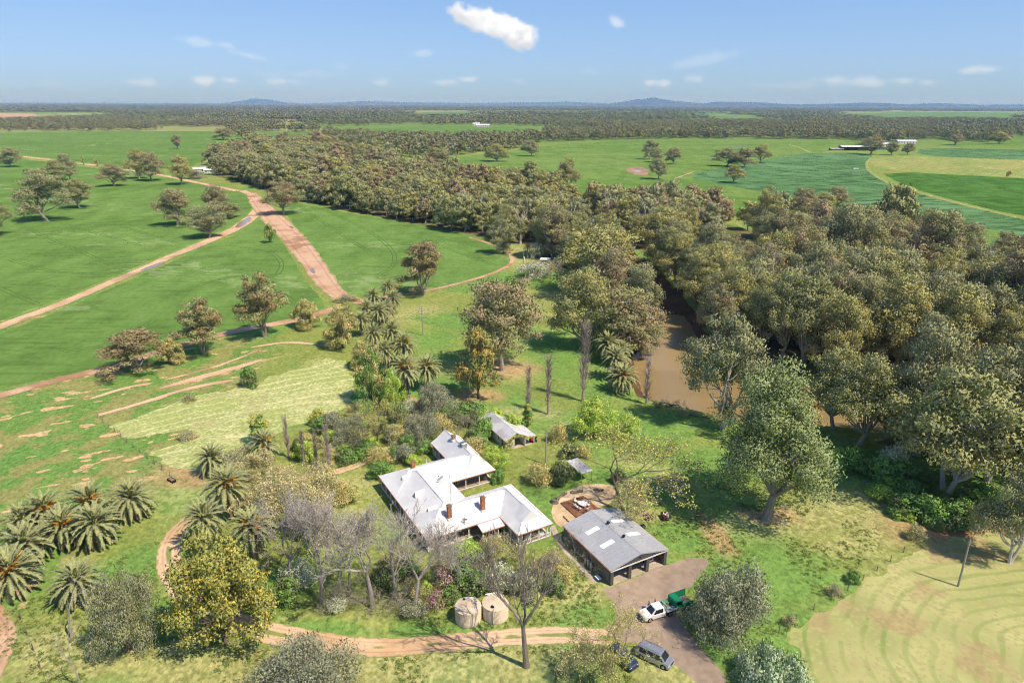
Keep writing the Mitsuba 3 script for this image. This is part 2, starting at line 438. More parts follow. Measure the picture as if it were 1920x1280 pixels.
def strip(name, pts, width, z, bsdf, rough=.25, step=1.3, label=None):
    """A road or track along a line; v runs across it."""
    p = dense(chaikin(pts), False, step)
    t = np.gradient(p, axis=0)
    t /= np.linalg.norm(t, axis=1, keepdims=True)
    nrm = np.stack([-t[:, 1], t[:, 0]], 1)
    s = np.concatenate([[0], np.cumsum(np.hypot(*np.diff(p, axis=0).T))])
    w = np.interp(np.linspace(0, 1, len(p)), np.linspace(0, 1, len(np.atleast_1d(width))), np.atleast_1d(width)) / 2
    k = lambda seed: (meshkit.fbm(np.stack([s * .3, 0 * s + seed, 0 * s + z * 50], 1), 3, seed) - .5) * 2 * rough
    cols = 5
    rows = [p + nrm * ((w + (k(1) if c == 0 else k(2) if c == cols - 1 else 0)) * (c / (cols - 1) * 2 - 1))[:, None] for c in range(cols)]
    v = np.stack(rows, 1).reshape(-1, 2)
    uv = np.stack([np.repeat(s, cols), np.tile(np.linspace(0, 1, cols), len(p))], 1)
    i, j = np.meshgrid(np.arange(len(p) - 1), np.arange(cols - 1), indexing='ij')
    a = (i * cols + j).ravel()
    f = tri(np.stack([a + cols, a + cols + 1, a + 1, a], 1))
    V = np.column_stack([v, np.full(len(v), z)])
    n = np.cross(V[f[:, 1]] - V[f[:, 0]], V[f[:, 2]] - V[f[:, 0]])[:, 2]
    f[n < 0] = f[n < 0][:, ::-1]
    return add(name, mikit.ply((V, f), bsdf, uv=uv), None, kind='structure', label=label)


def ribbon(pts, width):
    p = dense(chaikin(pts), False, 2.0)
    t = np.gradient(p, axis=0)
    t /= np.linalg.norm(t, axis=1, keepdims=True) + 1e-9
    n = np.stack([-t[:, 1], t[:, 0]], 1) * width / 2
    v = np.stack([p - n, p + n], 1).reshape(-1, 2)
    a = np.arange(len(p) - 1) * 2
    return v, tri(np.stack([a, a + 2, a + 3, a + 1], 1))


water = shapely.unary_union([LineString([a[:2], b[:2]]).buffer(max(a[2], b[2]) + 6) for a, b in zip(RIVER[4:-1], RIVER[5:])])
v, f = earcut(water)
channel = shapely.unary_union([LineString([a[:2], b[:2]]).buffer(max(a[2], b[2]) + 6) for a, b in zip(RIVER[:-1], RIVER[1:])])
add('river', (np.column_stack([v, np.full(len(v), -2.3)]), f), 'm_water', kind='structure')

# paddocks and crops
sheet('crop_paddock', [(-751.1,973.1), (-592.9,868.0), (-482.3,782.2), (-341.2,675.8), (-220.9,568.1), (-187.1,501.5), (-169.8,441.3), (-163.3,393.4), (-164.1,326.9), (-164.7,274.9), (-164.8,242.1), (-168.4,214.0), (-170.1,202.3), (-263.9,239.2), (-942.8,850.9)], .03, 'm_crop', .7)
sheet('crop_paddock', [(-158.0,186.3), (-159.0,200.9), (-155.4,227.1), (-155.2,257.7), (-153.6,304.5), (-152.3,344.4), (-150.4,373.1), (-157.8,428.6), (-140.4,395.7), (-102.6,313.4), (-80.4,261.3), (-66.5,235.0), (-66.0,223.2), (-85.4,203.3), (-99.4,186.9), (-108.4,172.8), (-120.1,165.7), (-133.0,153.2)], .03, 'm_crop', .6)
sheet('crop_paddock', [(-183.5,525.5), (-136.7,475.8), (-75.6,420.2), (-33.5,385.7), (-10.0,354.4), (-0.7,320.0), (-0.6,300.6), (-8.0,283.1), (-23.4,263.0), (-40.2,248.4), (-56.6,242.2), (-67.3,257.4), (-90.0,310.1), (-137.6,424.9)], .03, 'm_crop', .6)
sheet('crop_paddock', [(-1319.5,1394.2), (-1179.7,1639.4), (-1050.8,1731.4), (-708.3,1782.6), (-620.9,1724.1), (-465.7,1772.3), (-415.7,1379.9), (-418.8,1025.0), (-340.7,707.9), (-521.1,846.9), (-723.5,996.4), (-1039.5,1189.5)], .03, 'm_crop', 2)
sheet('pasture', [(-142.5,849.0), (-78.3,929.3), (-1.1,1073.0), (84.3,1266.4), (252.3,1410.0), (669.7,1420.6), (684.4,1343.5), (491.5,1089.3), (337.4,931.7), (181.1,701.0), (211.8,540.4), (232.9,470.4), (257.2,418.0), (291.7,360.5), (232.5,279.4), (199.6,298.7), (169.6,402.7), (112.6,504.2), (48.3,526.1), (-0.5,622.7), (-67.1,620.4), (-116.4,689.6)], .03, 'm_pasture', 1.5)
sheet('lupin_field', [(170.5,690.0), (221.4,779.2), (330.9,913.4), (413.9,1037.6), (513.6,1066.3), (523.3,1021.4), (453.2,901.9), (395.4,780.1), (355.9,681.7), (336.0,601.2), (322.5,510.1), (325.3,436.0), (329.0,336.2), (289.2,280.3), (285.1,379.1), (260.7,424.1), (235.3,475.5), (214.3,547.0), (184.9,629.1)], .05, 'm_crop_blue', 1.0)
sheet('stubble_field', [(455.3,902.0), (520.1,999.9), (587.3,973.0), (668.2,921.0), (854.2,841.2), (630.7,614.9), (506.5,692.3), (402.4,773.9)], .05, 'm_stubble', 1.0)
sheet('crop_field', [(397.9,767.4), (502.8,687.1), (622.6,606.6), (356.1,336.7), (330.0,442.6), (333.5,528.2), (347.4,613.6)], .05, 'm_crop_dark', 1.0)
sheet('crop_field', [(686.8,1195.4), (828.5,1147.8), (1084.8,1074.8), (885.6,873.0), (674.7,930.3), (570.6,1002.6)], .05, 'm_crop_blue', 1.0)
sheet('pasture', [(842.5,1354.6), (1037.7,1491.2), (1319.3,1842.0), (1895.2,1895.5), (1122.7,1113.2), (848.9,1176.6), (718.7,1227.6)], .05, 'm_pasture', 1.0)
sheet('crop_field', [(701.0,2869.6), (1123.0,4474.8), (1484.4,4365.8), (1305.4,3456.7), (920.1,2820.9)], .05, 'm_pasture', 3)
sheet('crop_field', [(2187.3,4931.2), (3394.0,6758.3), (4724.5,7615.1), (4622.7,6380.9), (2685.0,3696.1), (2113.2,3855.5)], .05, 'm_crop', 3)
sheet('crop_field', [(-354.9,1520.9), (-415.7,2051.3), (-187.1,2250.2), (61.8,2152.6), (58.4,1608.2), (-1.6,1455.1), (-117.3,1402.8), (-276.9,1411.7)], .05, 'm_crop', 3)
sheet('crop_field', [(-652.5,3117.0), (-817.1,5468.8), (-337.9,6367.6), (-199.6,4366.4), (-437.2,3643.4)], .05, 'm_pasture', 3)
sheet('ploughed_field', [(-2119.1,2682.1), (-3313.3,4206.6), (-3025.6,4524.9), (-2160.6,3298.3), (-1921.6,2802.6)], .05, 'm_red_dirt', 3)
sheet('crop_field', [(-2104.4,3071.5), (-2836.5,4337.3), (-2577.0,4654.6), (-1871.3,3491.4), (-1804.2,2917.2)], .05, 'm_stubble', 3)
sheet('hay_paddock', [(-88.8,137.9), (-85.3,141.6), (-80.2,151.7), (-66.5,160.5), (-57.9,172.5), (-48.5,181.7), (-42.3,168.8), (-37.5,153.1), (-39.5,144.0), (-47.3,137.0), (-53.1,133.0), (-56.8,124.6), (-59.7,116.1), (-65.6,117.7), (-74.3,124.5), (-71.5,129.2), (-68.7,133.7), (-71.8,136.0), (-79.8,131.1), (-85.7,134.5)], .03, 'm_hay', 2.2, step=.7)
sheet('mown_paddock', [(101.3,96.6), (84.0,97.2), (74.4,97.6), (63.3,92.1), (50.9,83.7), (40.7,77.0), (37.5,74.0), (37.1,68.9), (38.3,62.4), (85.5,62.6), (107.3,84.7)], .03, 'm_mown', 1.6, step=.6)

# dirt roads, tracks, puddles
strip('dirt_road', [(-165.4,183.9), (-164.0,207.8), (-160.4,235.1), (-160.2,266.9), (-159.5,288.5), (-159.5,317.1), (-157.9,350.0), (-157.5,391.7), (-164.4,434.8), (-173.2,474.8), (-194.0,525.2), (-219.6,564.5)], [5.2, 5.2, 5.2, 6.0, 7.5, 8.5, 8, 6], .07, 'm_dirt', .5, label='sandy farm road crossing the green paddocks on the left')
strip('dirt_road', [(-223.9,564.4), (-273.1,613.3), (-351.3,696.5), (-507.5,824.2), (-701.5,965.3), (-1039.5,1189.5)], 7.0, .07, 'm_dirt', .6, label='pale dirt road running to the far left past scattered trees')
strip('dirt_road', [(-208.2,550.9), (-161.3,450.7), (-120.9,370.5), (-90.9,304.5), (-71.0,257.3), (-60.5,240.7), (-50.0,236.6)], [8, 14, 15, 13, 11, 9, 5], .075, 'm_red_dirt', 1.6, label='wide red dirt road leading to the palm avenue')
strip('dirt_track', [(-130.9,147.0), (-125.3,153.2), (-118.3,162.8), (-108.4,172.8), (-100.8,186.4), (-88.8,203.3), (-70.7,215.8), (-60.3,231.7)], [3.6, 4.2, 4.2, 4, 5, 5, 5], .07, 'm_red_dirt', .5, label='red dirt track along the lower edge of the crop')
strip('dirt_track', [(-53.0,242.2), (-40.1,247.6), (-23.3,262.2), (-8.0,282.2), (0.3,301.7), (-0.2,320.0), (-6.9,340.4), (-23.1,364.7)], [2.0, 2.2, 2.4, 2.4, 2.4], .072, 'm_red_dirt', .3, label='narrow red track curving round the tip of the crop')
strip('dirt_track', [(512.3,999.5), (439.3,876.3), (383.9,754.5), (341.8,634.5), (326.1,516.0), (323.8,433.9), (323.1,329.6)], [3.5, 4, 4], .08, 'm_stubble', .8)
strip('dirt_track', [(165.4,679.7), (198.3,746.9), (289.0,869.2), (401.6,1025.8), (546.7,1068.2)], 2.5, .08, 'm_pasture', .5)
strip('dirt_track', [(156.5,674.3), (175.6,711.6), (192.5,746.7)], 2.5, .085, 'm_dirt', .3)
strip('dirt_track', [(447.7,1062.6), (483.4,1197.4), (491.3,1260.5)], 5, .085, 'm_stubble', .8)
sheet('clay_pan', [(122.0,768.6), (136.4,802.5), (148.7,803.1), (145.6,744.8), (131.7,693.8), (122.9,720.6)], .06, 'm_pan', 1.0)
sheet('puddle', [(125.6,744.0), (136.7,769.2), (141.5,756.8), (133.2,732.5)], .08, 'm_puddle', .8)
for pts in ([(-161.4,397.0), (-165.1,416.1), (-165.3,432.7), (-160.8,422.3), (-157.0,397.1), (-157.7,389.9)], [(-155.6,332.2), (-155.9,340.2), (-153.7,337.5), (-153.4,329.6)], [(-159.8,286.5), (-158.3,301.1), (-156.5,303.3), (-155.2,294.7), (-157.0,283.6)], [(-86.9,285.7), (-87.7,293.8), (-83.6,283.8), (-83.4,280.0)], [(-130.3,395.9), (-128.4,397.8), (-123.9,387.2)]):
    sheet('puddle', pts, .1, 'm_puddle', .25, step=.5)
strip('driveway', [(-22.7,138.5), (-19.7,134.1)], 2.5, .03, 'm_drive', .2)
strip('driveway', [(-24.8,126.0), (-28.9,121.8), (-32.0,119.0), (-34.7,117.1), (-40.9,115.2), (-46.1,109.5), (-50.2,105.1), (-54.4,102.5), (-56.2,99.3), (-55.8,94.1), (-53.0,88.4), (-49.4,83.8), (-43.3,78.7), (-35.6,75.3), (-28.5,73.5), (-21.0,72.1), (-16.1,71.9), (-9.1,72.8), (-2.7,73.7), (3.8,74.3), (8.8,74.4), (13.8,73.8)], [1.6, 2.0, 2.4, 3.0, 3.4, 4.0, 3.9, 3.6, 3.3, 3.3, 3.3], .03, 'm_drive', .2, label='sandy driveway curving round the front garden')
strip('dirt_track', [(-64.9,61.9), (-66.7,69.7), (-69.7,74.9), (-78.8,81.3)], 4.5, .03, 'm_red_dirt', .3)
strip('footpath', [(-21.3,137.2), (-21.2,145.6), (-24.7,153.2)], 2.2, .03, 'm_red_dirt', .2)
strip('dirt_track', [(-95.0,142.6), (-88.1,149.5), (-81.9,158.3), (-72.0,164.0)], [1.0, 1.8, 2.0, 1.0], .04, 'm_dirt', .6)
for pts, w in (([(-102.1,151.5), (-97.9,158.1), (-92.3,161.7)], 1.6), ([(-88.5,158.2), (-81.2,166.1), (-75.2,172.3), (-69.9,178.9)], 3.0), ([(-89.9,163.8), (-80.9,172.2), (-73.3,186.8)], 1.3), ([(-76.7,188.6), (-67.6,194.4), (-55.3,190.7)], 1.5)):
    strip('sandy_scald', pts, [.3, w, w, .3], .045, 'm_dirt', .8)
sheet('gravel_yard', [(13.0,83.5), (15.3,84.2), (19.7,86.6), (25.5,90.0), (29.4,91.5), (31.4,90.8), (29.5,87.7), (27.4,84.8), (23.7,81.8), (23.5,77.0), (25.4,72.0), (27.5,65.5), (23.2,65.5), (21.0,69.7), (17.7,73.4), (12.9,72.4), (12.4,75.4), (15.1,77.4), (15.2,80.7)], .02, 'm_gravel', .5)
sheet('sandy_terrace', [(6.8,102.5), (7.9,108.1), (11.6,112.3), (16.3,113.7), (19.7,112.4), (18.3,106.4), (14.3,104.7), (9.4,99.3), (8.3,99.8)], .02, 'm_sand', .3)
strip('footpath', [(7.0,99.7), (8.1,94.2), (10.6,89.3), (12.8,85.3)], 1.0, .03, 'm_concrete', .03, label='narrow concrete path beside the grey garage')
sheet('garden_bed', [(-22.2,92.9), (-13.4,90.9), (-5.1,94.4), (6.4,97.4), (9.7,89.1), (6.4,82.9), (-2.2,82.9), (-10.6,80.5), (-18.5,81.6), (-31.3,82.7), (-37.2,91.5), (-30.2,97.2)], .015, 'm_lawn', .6)

# wheel marks left in the crop by the sprayer
for pts in ([(-227.6,304.3), (-182.8,274.6), (-168.0,292.4)], [(-292.0,401.5), (-176.7,295.4)], [(-197.8,255.4), (-169.0,233.6)], [(-264.1,402.1), (-187.8,339.6)], [(-225.1,393.8), (-172.4,346.8)], [(-143.9,340.4), (-118.1,327.7), (-104.2,304.2), (-98.1,281.6), (-100.1,274.1)], [(-150.0,483.3), (-93.4,371.1), (-70.3,328.6)], [(-131.7,470.8), (-82.3,388.1), (-57.4,328.9), (-51.8,294.4), (-56.0,279.5)], [(-67.1,388.4), (-28.8,329.4), (-8.4,298.3)], [(-46.9,372.1), (-9.3,329.8)], [(-129.0,241.2), (-118.6,273.8), (-109.4,278.6)], [(-130.4,184.3), (-119.2,189.0), (-118.1,215.2)], [(-89.9,253.1), (-81.4,241.8), (-75.3,231.5)], [(-145.6,386.7), (-125.3,370.4), (-100.3,315.8)]):
    p = np.array(pts)
    rows = []
    for off in (-.9, .9):
        t = np.gradient(p, axis=0)
        nn = np.stack([-t[:, 1], t[:, 0]], 1) / np.linalg.norm(t, axis=1, keepdims=True)
        rows.append(ribbon(p + nn * off, .5))
    v, f = join(rows)
    add('wheel_track', (np.column_stack([v, np.full(len(v), .06)]), f), 'm_track', kind='structure')

# far hills on the horizon
def ridge(pts, dist, seed):
    """A long hill: pts are (sideways metres, crest height)."""
    pts = np.array(pts, float)
    xs = np.linspace(pts[0, 0], pts[-1, 0], 160)
    crest = np.interp(xs, pts[:, 0], pts[:, 1])
    crest = np.convolve(np.pad(crest, 4, 'edge'), np.ones(9) / 9, 'valid')
    crest = crest * (.85 + .3 * meshkit.fbm(np.stack([xs * .002, 0 * xs, 0 * xs + seed], 1), 4))
    across = np.linspace(-1, 1, 13)
    prof = np.cos(across * np.pi / 2) ** 1.5
    v = np.stack([np.repeat(xs, 13), np.tile(dist + across * 2200, len(xs)), (crest[:, None] * prof[None]).ravel() - 6], 1)
    v[:, 2] *= .9 + .25 * meshkit.fbm(v * .0016, 3, seed)
    i, j = np.meshgrid(np.arange(len(xs) - 1), np.arange(12), indexing='ij')
    a = (i * 13 + j).ravel()
    return v, tri(np.stack([a + 13, a + 14, a + 1, a], 1))


matte('m_hill', speckle((.055, .075, .035), (.085, .095, .045), .002, .3, k=.72))
add('hill', ridge([(2495, 0), (3263, 60), (4031, 150), (4415, 245), (5279, 250), (5855, 150), (6718, 110), (8062, 0)], 26000, 1), 'm_hill', smooth=True, kind='structure')
add('hill', ridge([(-11960, 0), (-11296, 110), (-10631, 215), (-9856, 120), (-8859, 20), (-7973, 0)], 30000, 2), 'm_hill', smooth=True, kind='structure')
add('hill', ridge([(6024, 0), (6733, 140), (8328, 135), (9214, 70), (10631, 100), (11694, 130), (13112, 80), (14175, 125), (15770, 75), (17010, 110), (20199, 0)], 24000, 3), 'm_hill', smooth=True, kind='structure')
add('hill', ridge([(-9745, 0), (-6578, 150), (-4873, 100), (-1462, 70), (2193, 150), (3654, 110), (5847, 0)], 33000, 4), 'm_hill', smooth=True, kind='structure')

# ------------------------------------------------------------------ plants
LEAF = 2.4


def plant_ply(v, f, c, n=None):
    path = meshkit.write_ply((v, f), False, None, c, normals=n)
    return {'type': 'ply', 'filename': path, 'face_normals': n is None, 'bsdf': {'type': 'ref', 'id': 'm_plant'}}


def leaf_cloud(rng, centre, radius, count, size, aspect, tint, droop=.5, squash=.75, fill=.68, outward=.65, vary=.35, tri_only=False, blend=.18):
    """Leaves scattered through the lumps of a crown: (v, f, colour, normal)."""
    centre, radius = np.asarray(centre, float), np.asarray(radius, float)
    k = rng.choice(len(centre), count, p=radius ** 2 / (radius ** 2).sum())
    d = rng.normal(size=(count, 3))
    d /= np.linalg.norm(d, axis=1, keepdims=True)
    r = rng.random(count) ** (1 / 3) * (1 - fill) + fill * rng.random(count) ** .15
    r = r * (1 + .33 * rng.normal(size=count))
    off = d * (r * radius[k])[:, None] * [1, 1, squash]
    p = centre[k] + off
    out = off / (np.linalg.norm(off, axis=1, keepdims=True) + 1e-9)
    out = out + [0, 0, .25]
    axis = rng.normal(size=(count, 3)) + [0, 0, -2.2 * droop]
    axis /= np.linalg.norm(axis, axis=1, keepdims=True)
    side = np.cross(axis, rng.normal(size=(count, 3)))
    side /= np.linalg.norm(side, axis=1, keepdims=True)
    s = size * (.65 + .7 * rng.random(count))[:, None]
    a, b = axis * s * .5, side * s * aspect * .5
    face = np.cross(a, b)
    face /= np.linalg.norm(face, axis=1, keepdims=True)
    face *= np.sign((face * out).sum(1, keepdims=True) + 1e-9)
    n = face * (1 - outward) + out / np.linalg.norm(out, axis=1, keepdims=True) * outward
    n /= np.linalg.norm(n, axis=1, keepdims=True)
    if tri_only:
        v = np.stack([p + a, p - a * .6 + b, p - a * .6 - b], 1).reshape(-1, 3)
        m = 3
        f = np.arange(count * 3).reshape(-1, 3)
    else:
        v = np.stack([p + a, p + b, p - a, p - b], 1).reshape(-1, 3)
        m = 4
        q = np.arange(count)[:, None] * 4
        f = np.vstack([q + [0, 1, 2], q + [0, 2, 3]])
    tint = np.atleast_2d(tint) * LEAF
    lump = tint[rng.integers(0, len(tint), len(centre))] * (1 + vary * .8 * (rng.random((len(centre), 1)) - .5))
    c = lump[k] * (1 + vary * 1.2 * (rng.random((count, 1)) - .5))
    other = rng.random(count) < blend
    c[other] = tint[rng.integers(0, len(tint), other.sum())]
    return v, f, np.repeat(c, m, 0), np.repeat(n, m, 0)


def limb(rng, a, b, r0, r1, sides=5, n=6, sag=.12):
    a, b = np.asarray(a, float), np.asarray(b, float)
    t = np.linspace(0, 1, n)[:, None]
    L = np.linalg.norm(b - a)
    p = a + (b - a) * t
    p = p + np.sin(t * np.pi) * (rng.normal(size=3) * sag * L * [.7, .7, .3] - [0, 0, sag * L * .4])
    return tube(p, np.linspace(r0, r1, n), sides)


def bark(v, colour, rng, vary=.25):
    q = meshkit.fbm(v * [1.2, 1.2, .5], 3, 5)[:, None]
    return np.asarray(colour) * (1 + vary * 2 * (q - .5))


def make_gum(seed, h, w, base, lumps, leaves, size, tint, trunk=(.36, .31, .26), lean=.06, tri_only=True, top=.8, droop=.6, lump=.10, aspect=.5, stems=1, limbs=True, squash=.72, shape=1.0, outward=.62, sep=.78, subs=9, billow=.25, tall=1.0, vary=.22, blend=.18):
    """A eucalypt: forked pale trunk, limbs, and a crown of leaf lumps with gaps. Returns (trunk dict, crown dict)."""
    rng = np.random.default_rng(seed)
    c, tries = [], 0
    heads = []                                      # the crown is a handful of billows, each carried by a limb
    turn = rng.random() * 6.28
    for k in range(subs):
        t = (k + .5) / subs
        z = base + (1 - base) * (.14 + .70 * t ** .9) + .05 * rng.normal()
        env = (math.sin(min(1, t * .80 + .30) * math.pi) ** .7) * (1 - .25 * shape * t)
        r = env * (.62 + .38 * rng.random()) * (.95 if k < subs - 1 else .25)
        a = turn + k * 2.4 + .5 * rng.normal()
        R = w * billow * (.8 + .45 * rng.random())
        heads.append((np.array([math.cos(a) * r * w * .36, math.sin(a) * r * w * .36, z * h]), R))
    while len(c) < lumps and tries < 6000:
        tries += 1
        q, R = heads[rng.integers(subs)]
        d = rng.normal(size=3)
        d /= np.linalg.norm(d)
        if d[2] < -.55:
            continue
        p = q + d * R * (.55 + .45 * rng.random()) * [1, 1, .8 * tall]
        if p[2] < base * h * .8 or p[2] > h * 1.02:
            continue
        if all(np.linalg.norm((p - q_) * [1, 1, 1.15]) > w * lump * sep for q_ in c):
            c.append(p)
    c = np.array(c)
    rad = w * lump * (.70 + .55 * rng.random(len(c)))
    parts = []
    for s in range(stems):
        dx = rng.normal(size=2) * lean * h + (0 if stems == 1 else np.array([math.cos(s * 2.4), math.sin(s * 2.4)]) * w * .12)
        fork = np.array([dx[0] * .5, dx[1] * .5, h * (base * .75 + .05)])
        r0 = h * .022 * (1 if stems == 1 else .75)
        b0 = np.array([dx[0] * .1, dx[1] * .1, -.3])
        parts.append(tube([b0, b0 + [0, 0, .5], b0 * .5 + fork * .5 + [0, 0, .1], fork], [r0 * 1.6, r0 * 1.1, r0 * .95, r0 * .8], 7))
        if limbs:
            mine = c if stems == 1 else c[s::stems]
            heads = mine[rng.permutation(len(mine))[:max(4, len(mine) // 6)]]
            hubs = []
            for hd in heads:
                hub = fork + (hd - fork) * .62
                hub[2] = fork[2] + (hd[2] - fork[2]) * .55
                hubs.append(hub)
                parts.append(limb(rng, fork - [0, 0, .2], hub, r0 * .55, r0 * .3, 5))
            hubs = np.array(hubs)
            for q in mine:
                g = hubs[np.argmin(np.linalg.norm((hubs - q) * [1, 1, .8], axis=1))]
                parts.append(limb(rng, g, q, r0 * .26, r0 * .07, 4, 5))
    v, f = join(parts)
    crown = leaf_cloud(rng, c, rad, leaves, size, aspect, tint, droop, squash, tri_only=tri_only, outward=outward, vary=vary, blend=blend)
    return (v, f, bark(v, trunk, rng)), crown


OLIVE = [(.142, .149, .066), (.154, .157, .072), (.130, .143, .064)]
GREY = [(.145, .150, .078), (.157, .158, .084), (.131, .140, .072)]
RUST = [(.168, .138, .080), (.155, .128, .074), (.148, .140, .075)]
GOLD = [(.185, .176, .066), (.172, .162, .068), (.152, .160, .066)]
BROWN = [(.150, .110, .055), (.135, .105, .052), (.115, .105, .050)]
DARK = [(.075, .095, .042), (.088, .105, .048)]
LIME = [(.195, .265, .045), (.165, .235, .042), (.225, .265, .06)]
GREEN = [(.085, .150, .038), (.105, .175, .045), (.075, .130, .036)]
SCRUB = [(.135, .145, .095), (.150, .155, .105), (.115, .125, .080)]
YELLOW = [(.25, .20, .036), (.19, .185, .045), (.12, .135, .042), (.13, .145, .045), (.20, .18, .045), (.13, .135, .045), (.15, .155, .05)]
STRAW = [(.24, .22, .09), (.20, .20, .075), (.27, .22, .10)]
PINK = [(.26, .15, .17), (.22, .15, .14), (.17, .15, .09), (.13, .14, .06)]
TWIG = (.33, .28, .245)
GUMBARK, PALE, DUSKY, POPLAR = (.36, .31, .26), (.52, .48, .43), (.17, .13, .10), (.25, .20, .17)


def group_of(key, **children):
    scene[key] = {'type': 'shapegroup', **{k: (plant_ply(*x) if isinstance(x, tuple) else x) for k, x in children.items()}}
    return key


def fit(t, c, h, w):
    """Scale a plant so that its crown really is h high and w wide."""
    v = c[0]
    mid = np.median(v[:, :2], 0)
    span = 2 * np.percentile(np.abs(v[:, :2] - mid), 98.5)
    s = np.array([w / span, w / span, h / np.percentile(v[:, 2], 99.7)])
    sh = np.array([*mid, 0])
    return ((t[0] - sh) * s, *t[1:]), ((v - sh) * s, *c[1:])


KIND = {}          # kind -> list of (shapegroup key, height, width)


def kind(name, h, w, groups):
    KIND[name] = (groups, h, w)


def gums(name, n, h, w, tints, seed, trunk=GUMBARK, **k):
    out = []
    for i in range(n):
        t, c = make_gum(seed + i, h, w, tint=tints[i % len(tints)], trunk=trunk, **k)
        t, c = fit(t, c, h, w)
        out.append(group_of(f'{name}_shape_{i}', trunk=t, crown=c))
    kind(name, h, w, out)


gums('gum', 9, 18, 13, [OLIVE, GREY, [*OLIVE, *GOLD], [*OLIVE, *RUST], GREY, GOLD, OLIVE, GREY, [*RUST, *GREY]], 100, base=.16, lumps=110, tall=1.25, leaves=20000, size=.42)
gums('pale_gum', 3, 18, 15, [GREY, OLIVE, GREY], 140, trunk=PALE, base=.20, lumps=72, leaves=17000, size=.48, stems=2, subs=9)
gums('gold_gum', 2, 18, 14, [GOLD, [*GOLD, *OLIVE]], 160, base=.08, lumps=110, leaves=20000, size=.46, subs=9)
gums('rust_gum', 2, 18, 15, [[*RUST, (.165, .125, .08), *OLIVE], RUST], 170, base=.2, lumps=80, leaves=17000, size=.48, subs=9)
gums('brown_gum', 3, 16, 11, [BROWN, [*BROWN, *RUST], [*BROWN, *OLIVE]], 180, trunk=(.30, .25, .22), base=.14, lumps=66, leaves=13000, size=.46, stems=2)
gums('tall_gum', 1, 26, 14, [[(.112, .140, .060), (.104, .130, .056), (.122, .146, .064)]], 195, trunk=(.30, .26, .22), base=.17, lumps=120, leaves=42000, size=.40, shape=.55, lump=.118, squash=1.0, droop=.8, lean=.03, subs=13, billow=.22, tall=1.7, sep=.9, outward=.84)
gums('round_tree', 3, 9, 10, [[*STRAW, *GREEN], [*OLIVE, *GREEN], [*STRAW, *GOLD]], 210, trunk=DUSKY, base=.05, lumps=80, leaves=13000, size=.36, droop=.2, shape=.4, aspect=.7)
gums('willow_bush', 3, 9, 12, [SCRUB, [*SCRUB, *GREY], SCRUB], 220, trunk=DUSKY, base=.02, lumps=100, leaves=20000, size=.34, droop=.9, shape=.5, aspect=.45, squash=1.0, outward=.65, subs=11)
gums('yellow_tree', 1, 13, 12, [YELLOW], 230, trunk=DUSKY, base=.07, lumps=95, leaves=22000, size=.36, droop=.25, shape=.6, aspect=.75, subs=15, billow=.30, blend=.75, vary=.4, sep=.8)
gums('autumn_tree', 1, 12, 9, [[(.17, .15, .05), (.16, .155, .052), (.12, .14, .048), (.20, .145, .045)]], 240, trunk=DUSKY, base=.10, lumps=70, leaves=11000, size=.38, droop=.3, aspect=.7, tall=1.4)
gums('lime_tree', 2, 7, 9, [[*LIME, (.25, .31, .10)], LIME], 250, trunk=DUSKY, base=.05, lumps=60, leaves=9000, size=.28, droop=.2, shape=.5, aspect=.7)
gums('conifer', 1, 8, 5, [[*GREEN, (.22, .21, .05)]], 256, trunk=DUSKY, base=.04, lumps=50, leaves=5500, size=.36, shape=3.2, droop=.3, tall=1.6)
gums('mid_gum', 6, 16, 12, [OLIVE, GREY, OLIVE, GOLD, RUST, GREY], 300, base=.16, lumps=80, tall=1.3, leaves=5200, size=.72, limbs=False, outward=.74, aspect=.6)
for i in range(6):
    t, c = make_gum(340 + i, 17, 12, .12, 26, 300, 2.1, np.array([OLIVE, GREY, OLIVE, RUST, GREY, [*DARK, *GREY]][i]) * .82, aspect=.62, limbs=False, outward=.8)
    t, c = fit(t, c, 17, 12)
    n = c[3]
    tn = np.zeros_like(t[0]); tn[:, :2] = t[0][:, :2] / (np.linalg.norm(t[0][:, :2], axis=1, keepdims=True) + 1e-6)
    v, f = join([t[:2], c[:2]])
    group_of(f'far_gum_shape_{i}', tree=(v, f, np.vstack([t[2], c[2]]), np.vstack([tn, n])))
for i in range(4):                                            # a stretch of trees some kilometres off
    rng = np.random.default_rng(380 + i)
    P_, R_, T_ = [], [], []
    for _ in range(34):
        a = rng.random(2) * [190, 60] - [95, 30]
        hh = 11 + 8 * rng.random()
        for _ in range(3):
            P_.append([a[0] + rng.normal() * 2.5, a[1] + rng.normal() * 2.5, hh * (.42 + .34 * rng.random())])
            R_.append(3.4 + 2 * rng.random())
    x = leaf_cloud(rng, P_, R_, 800, 4.2, .7, np.array([[*OLIVE, *DARK], [*GREY, *DARK], [*DARK, *GREY], [*DARK, *OLIVE]][i]) * .68, .2, .9, tri_only=True, outward=.85)
    group_of(f'tree_belt_shape_{i}', trees=x)

# bushes: leaf lumps on short stems
def bushes(name, n, h, w, tints, seed, leaves=3600, size=.30, aspect=.7, droop=.2, lumps=30, **k):
    out = []
    for i in range(n):
        t, c = make_gum(seed + i, h, w, .0, lumps, leaves, size, tints[i % len(tints)], DUSKY, lump=.17, aspect=aspect, droop=droop, shape=.5, **k)
        t, c = fit(t, c, h, w)
        out.append(group_of(f'{name}_shape_{i}', stems=t, leaves=c))
    kind(name, h, w, out)


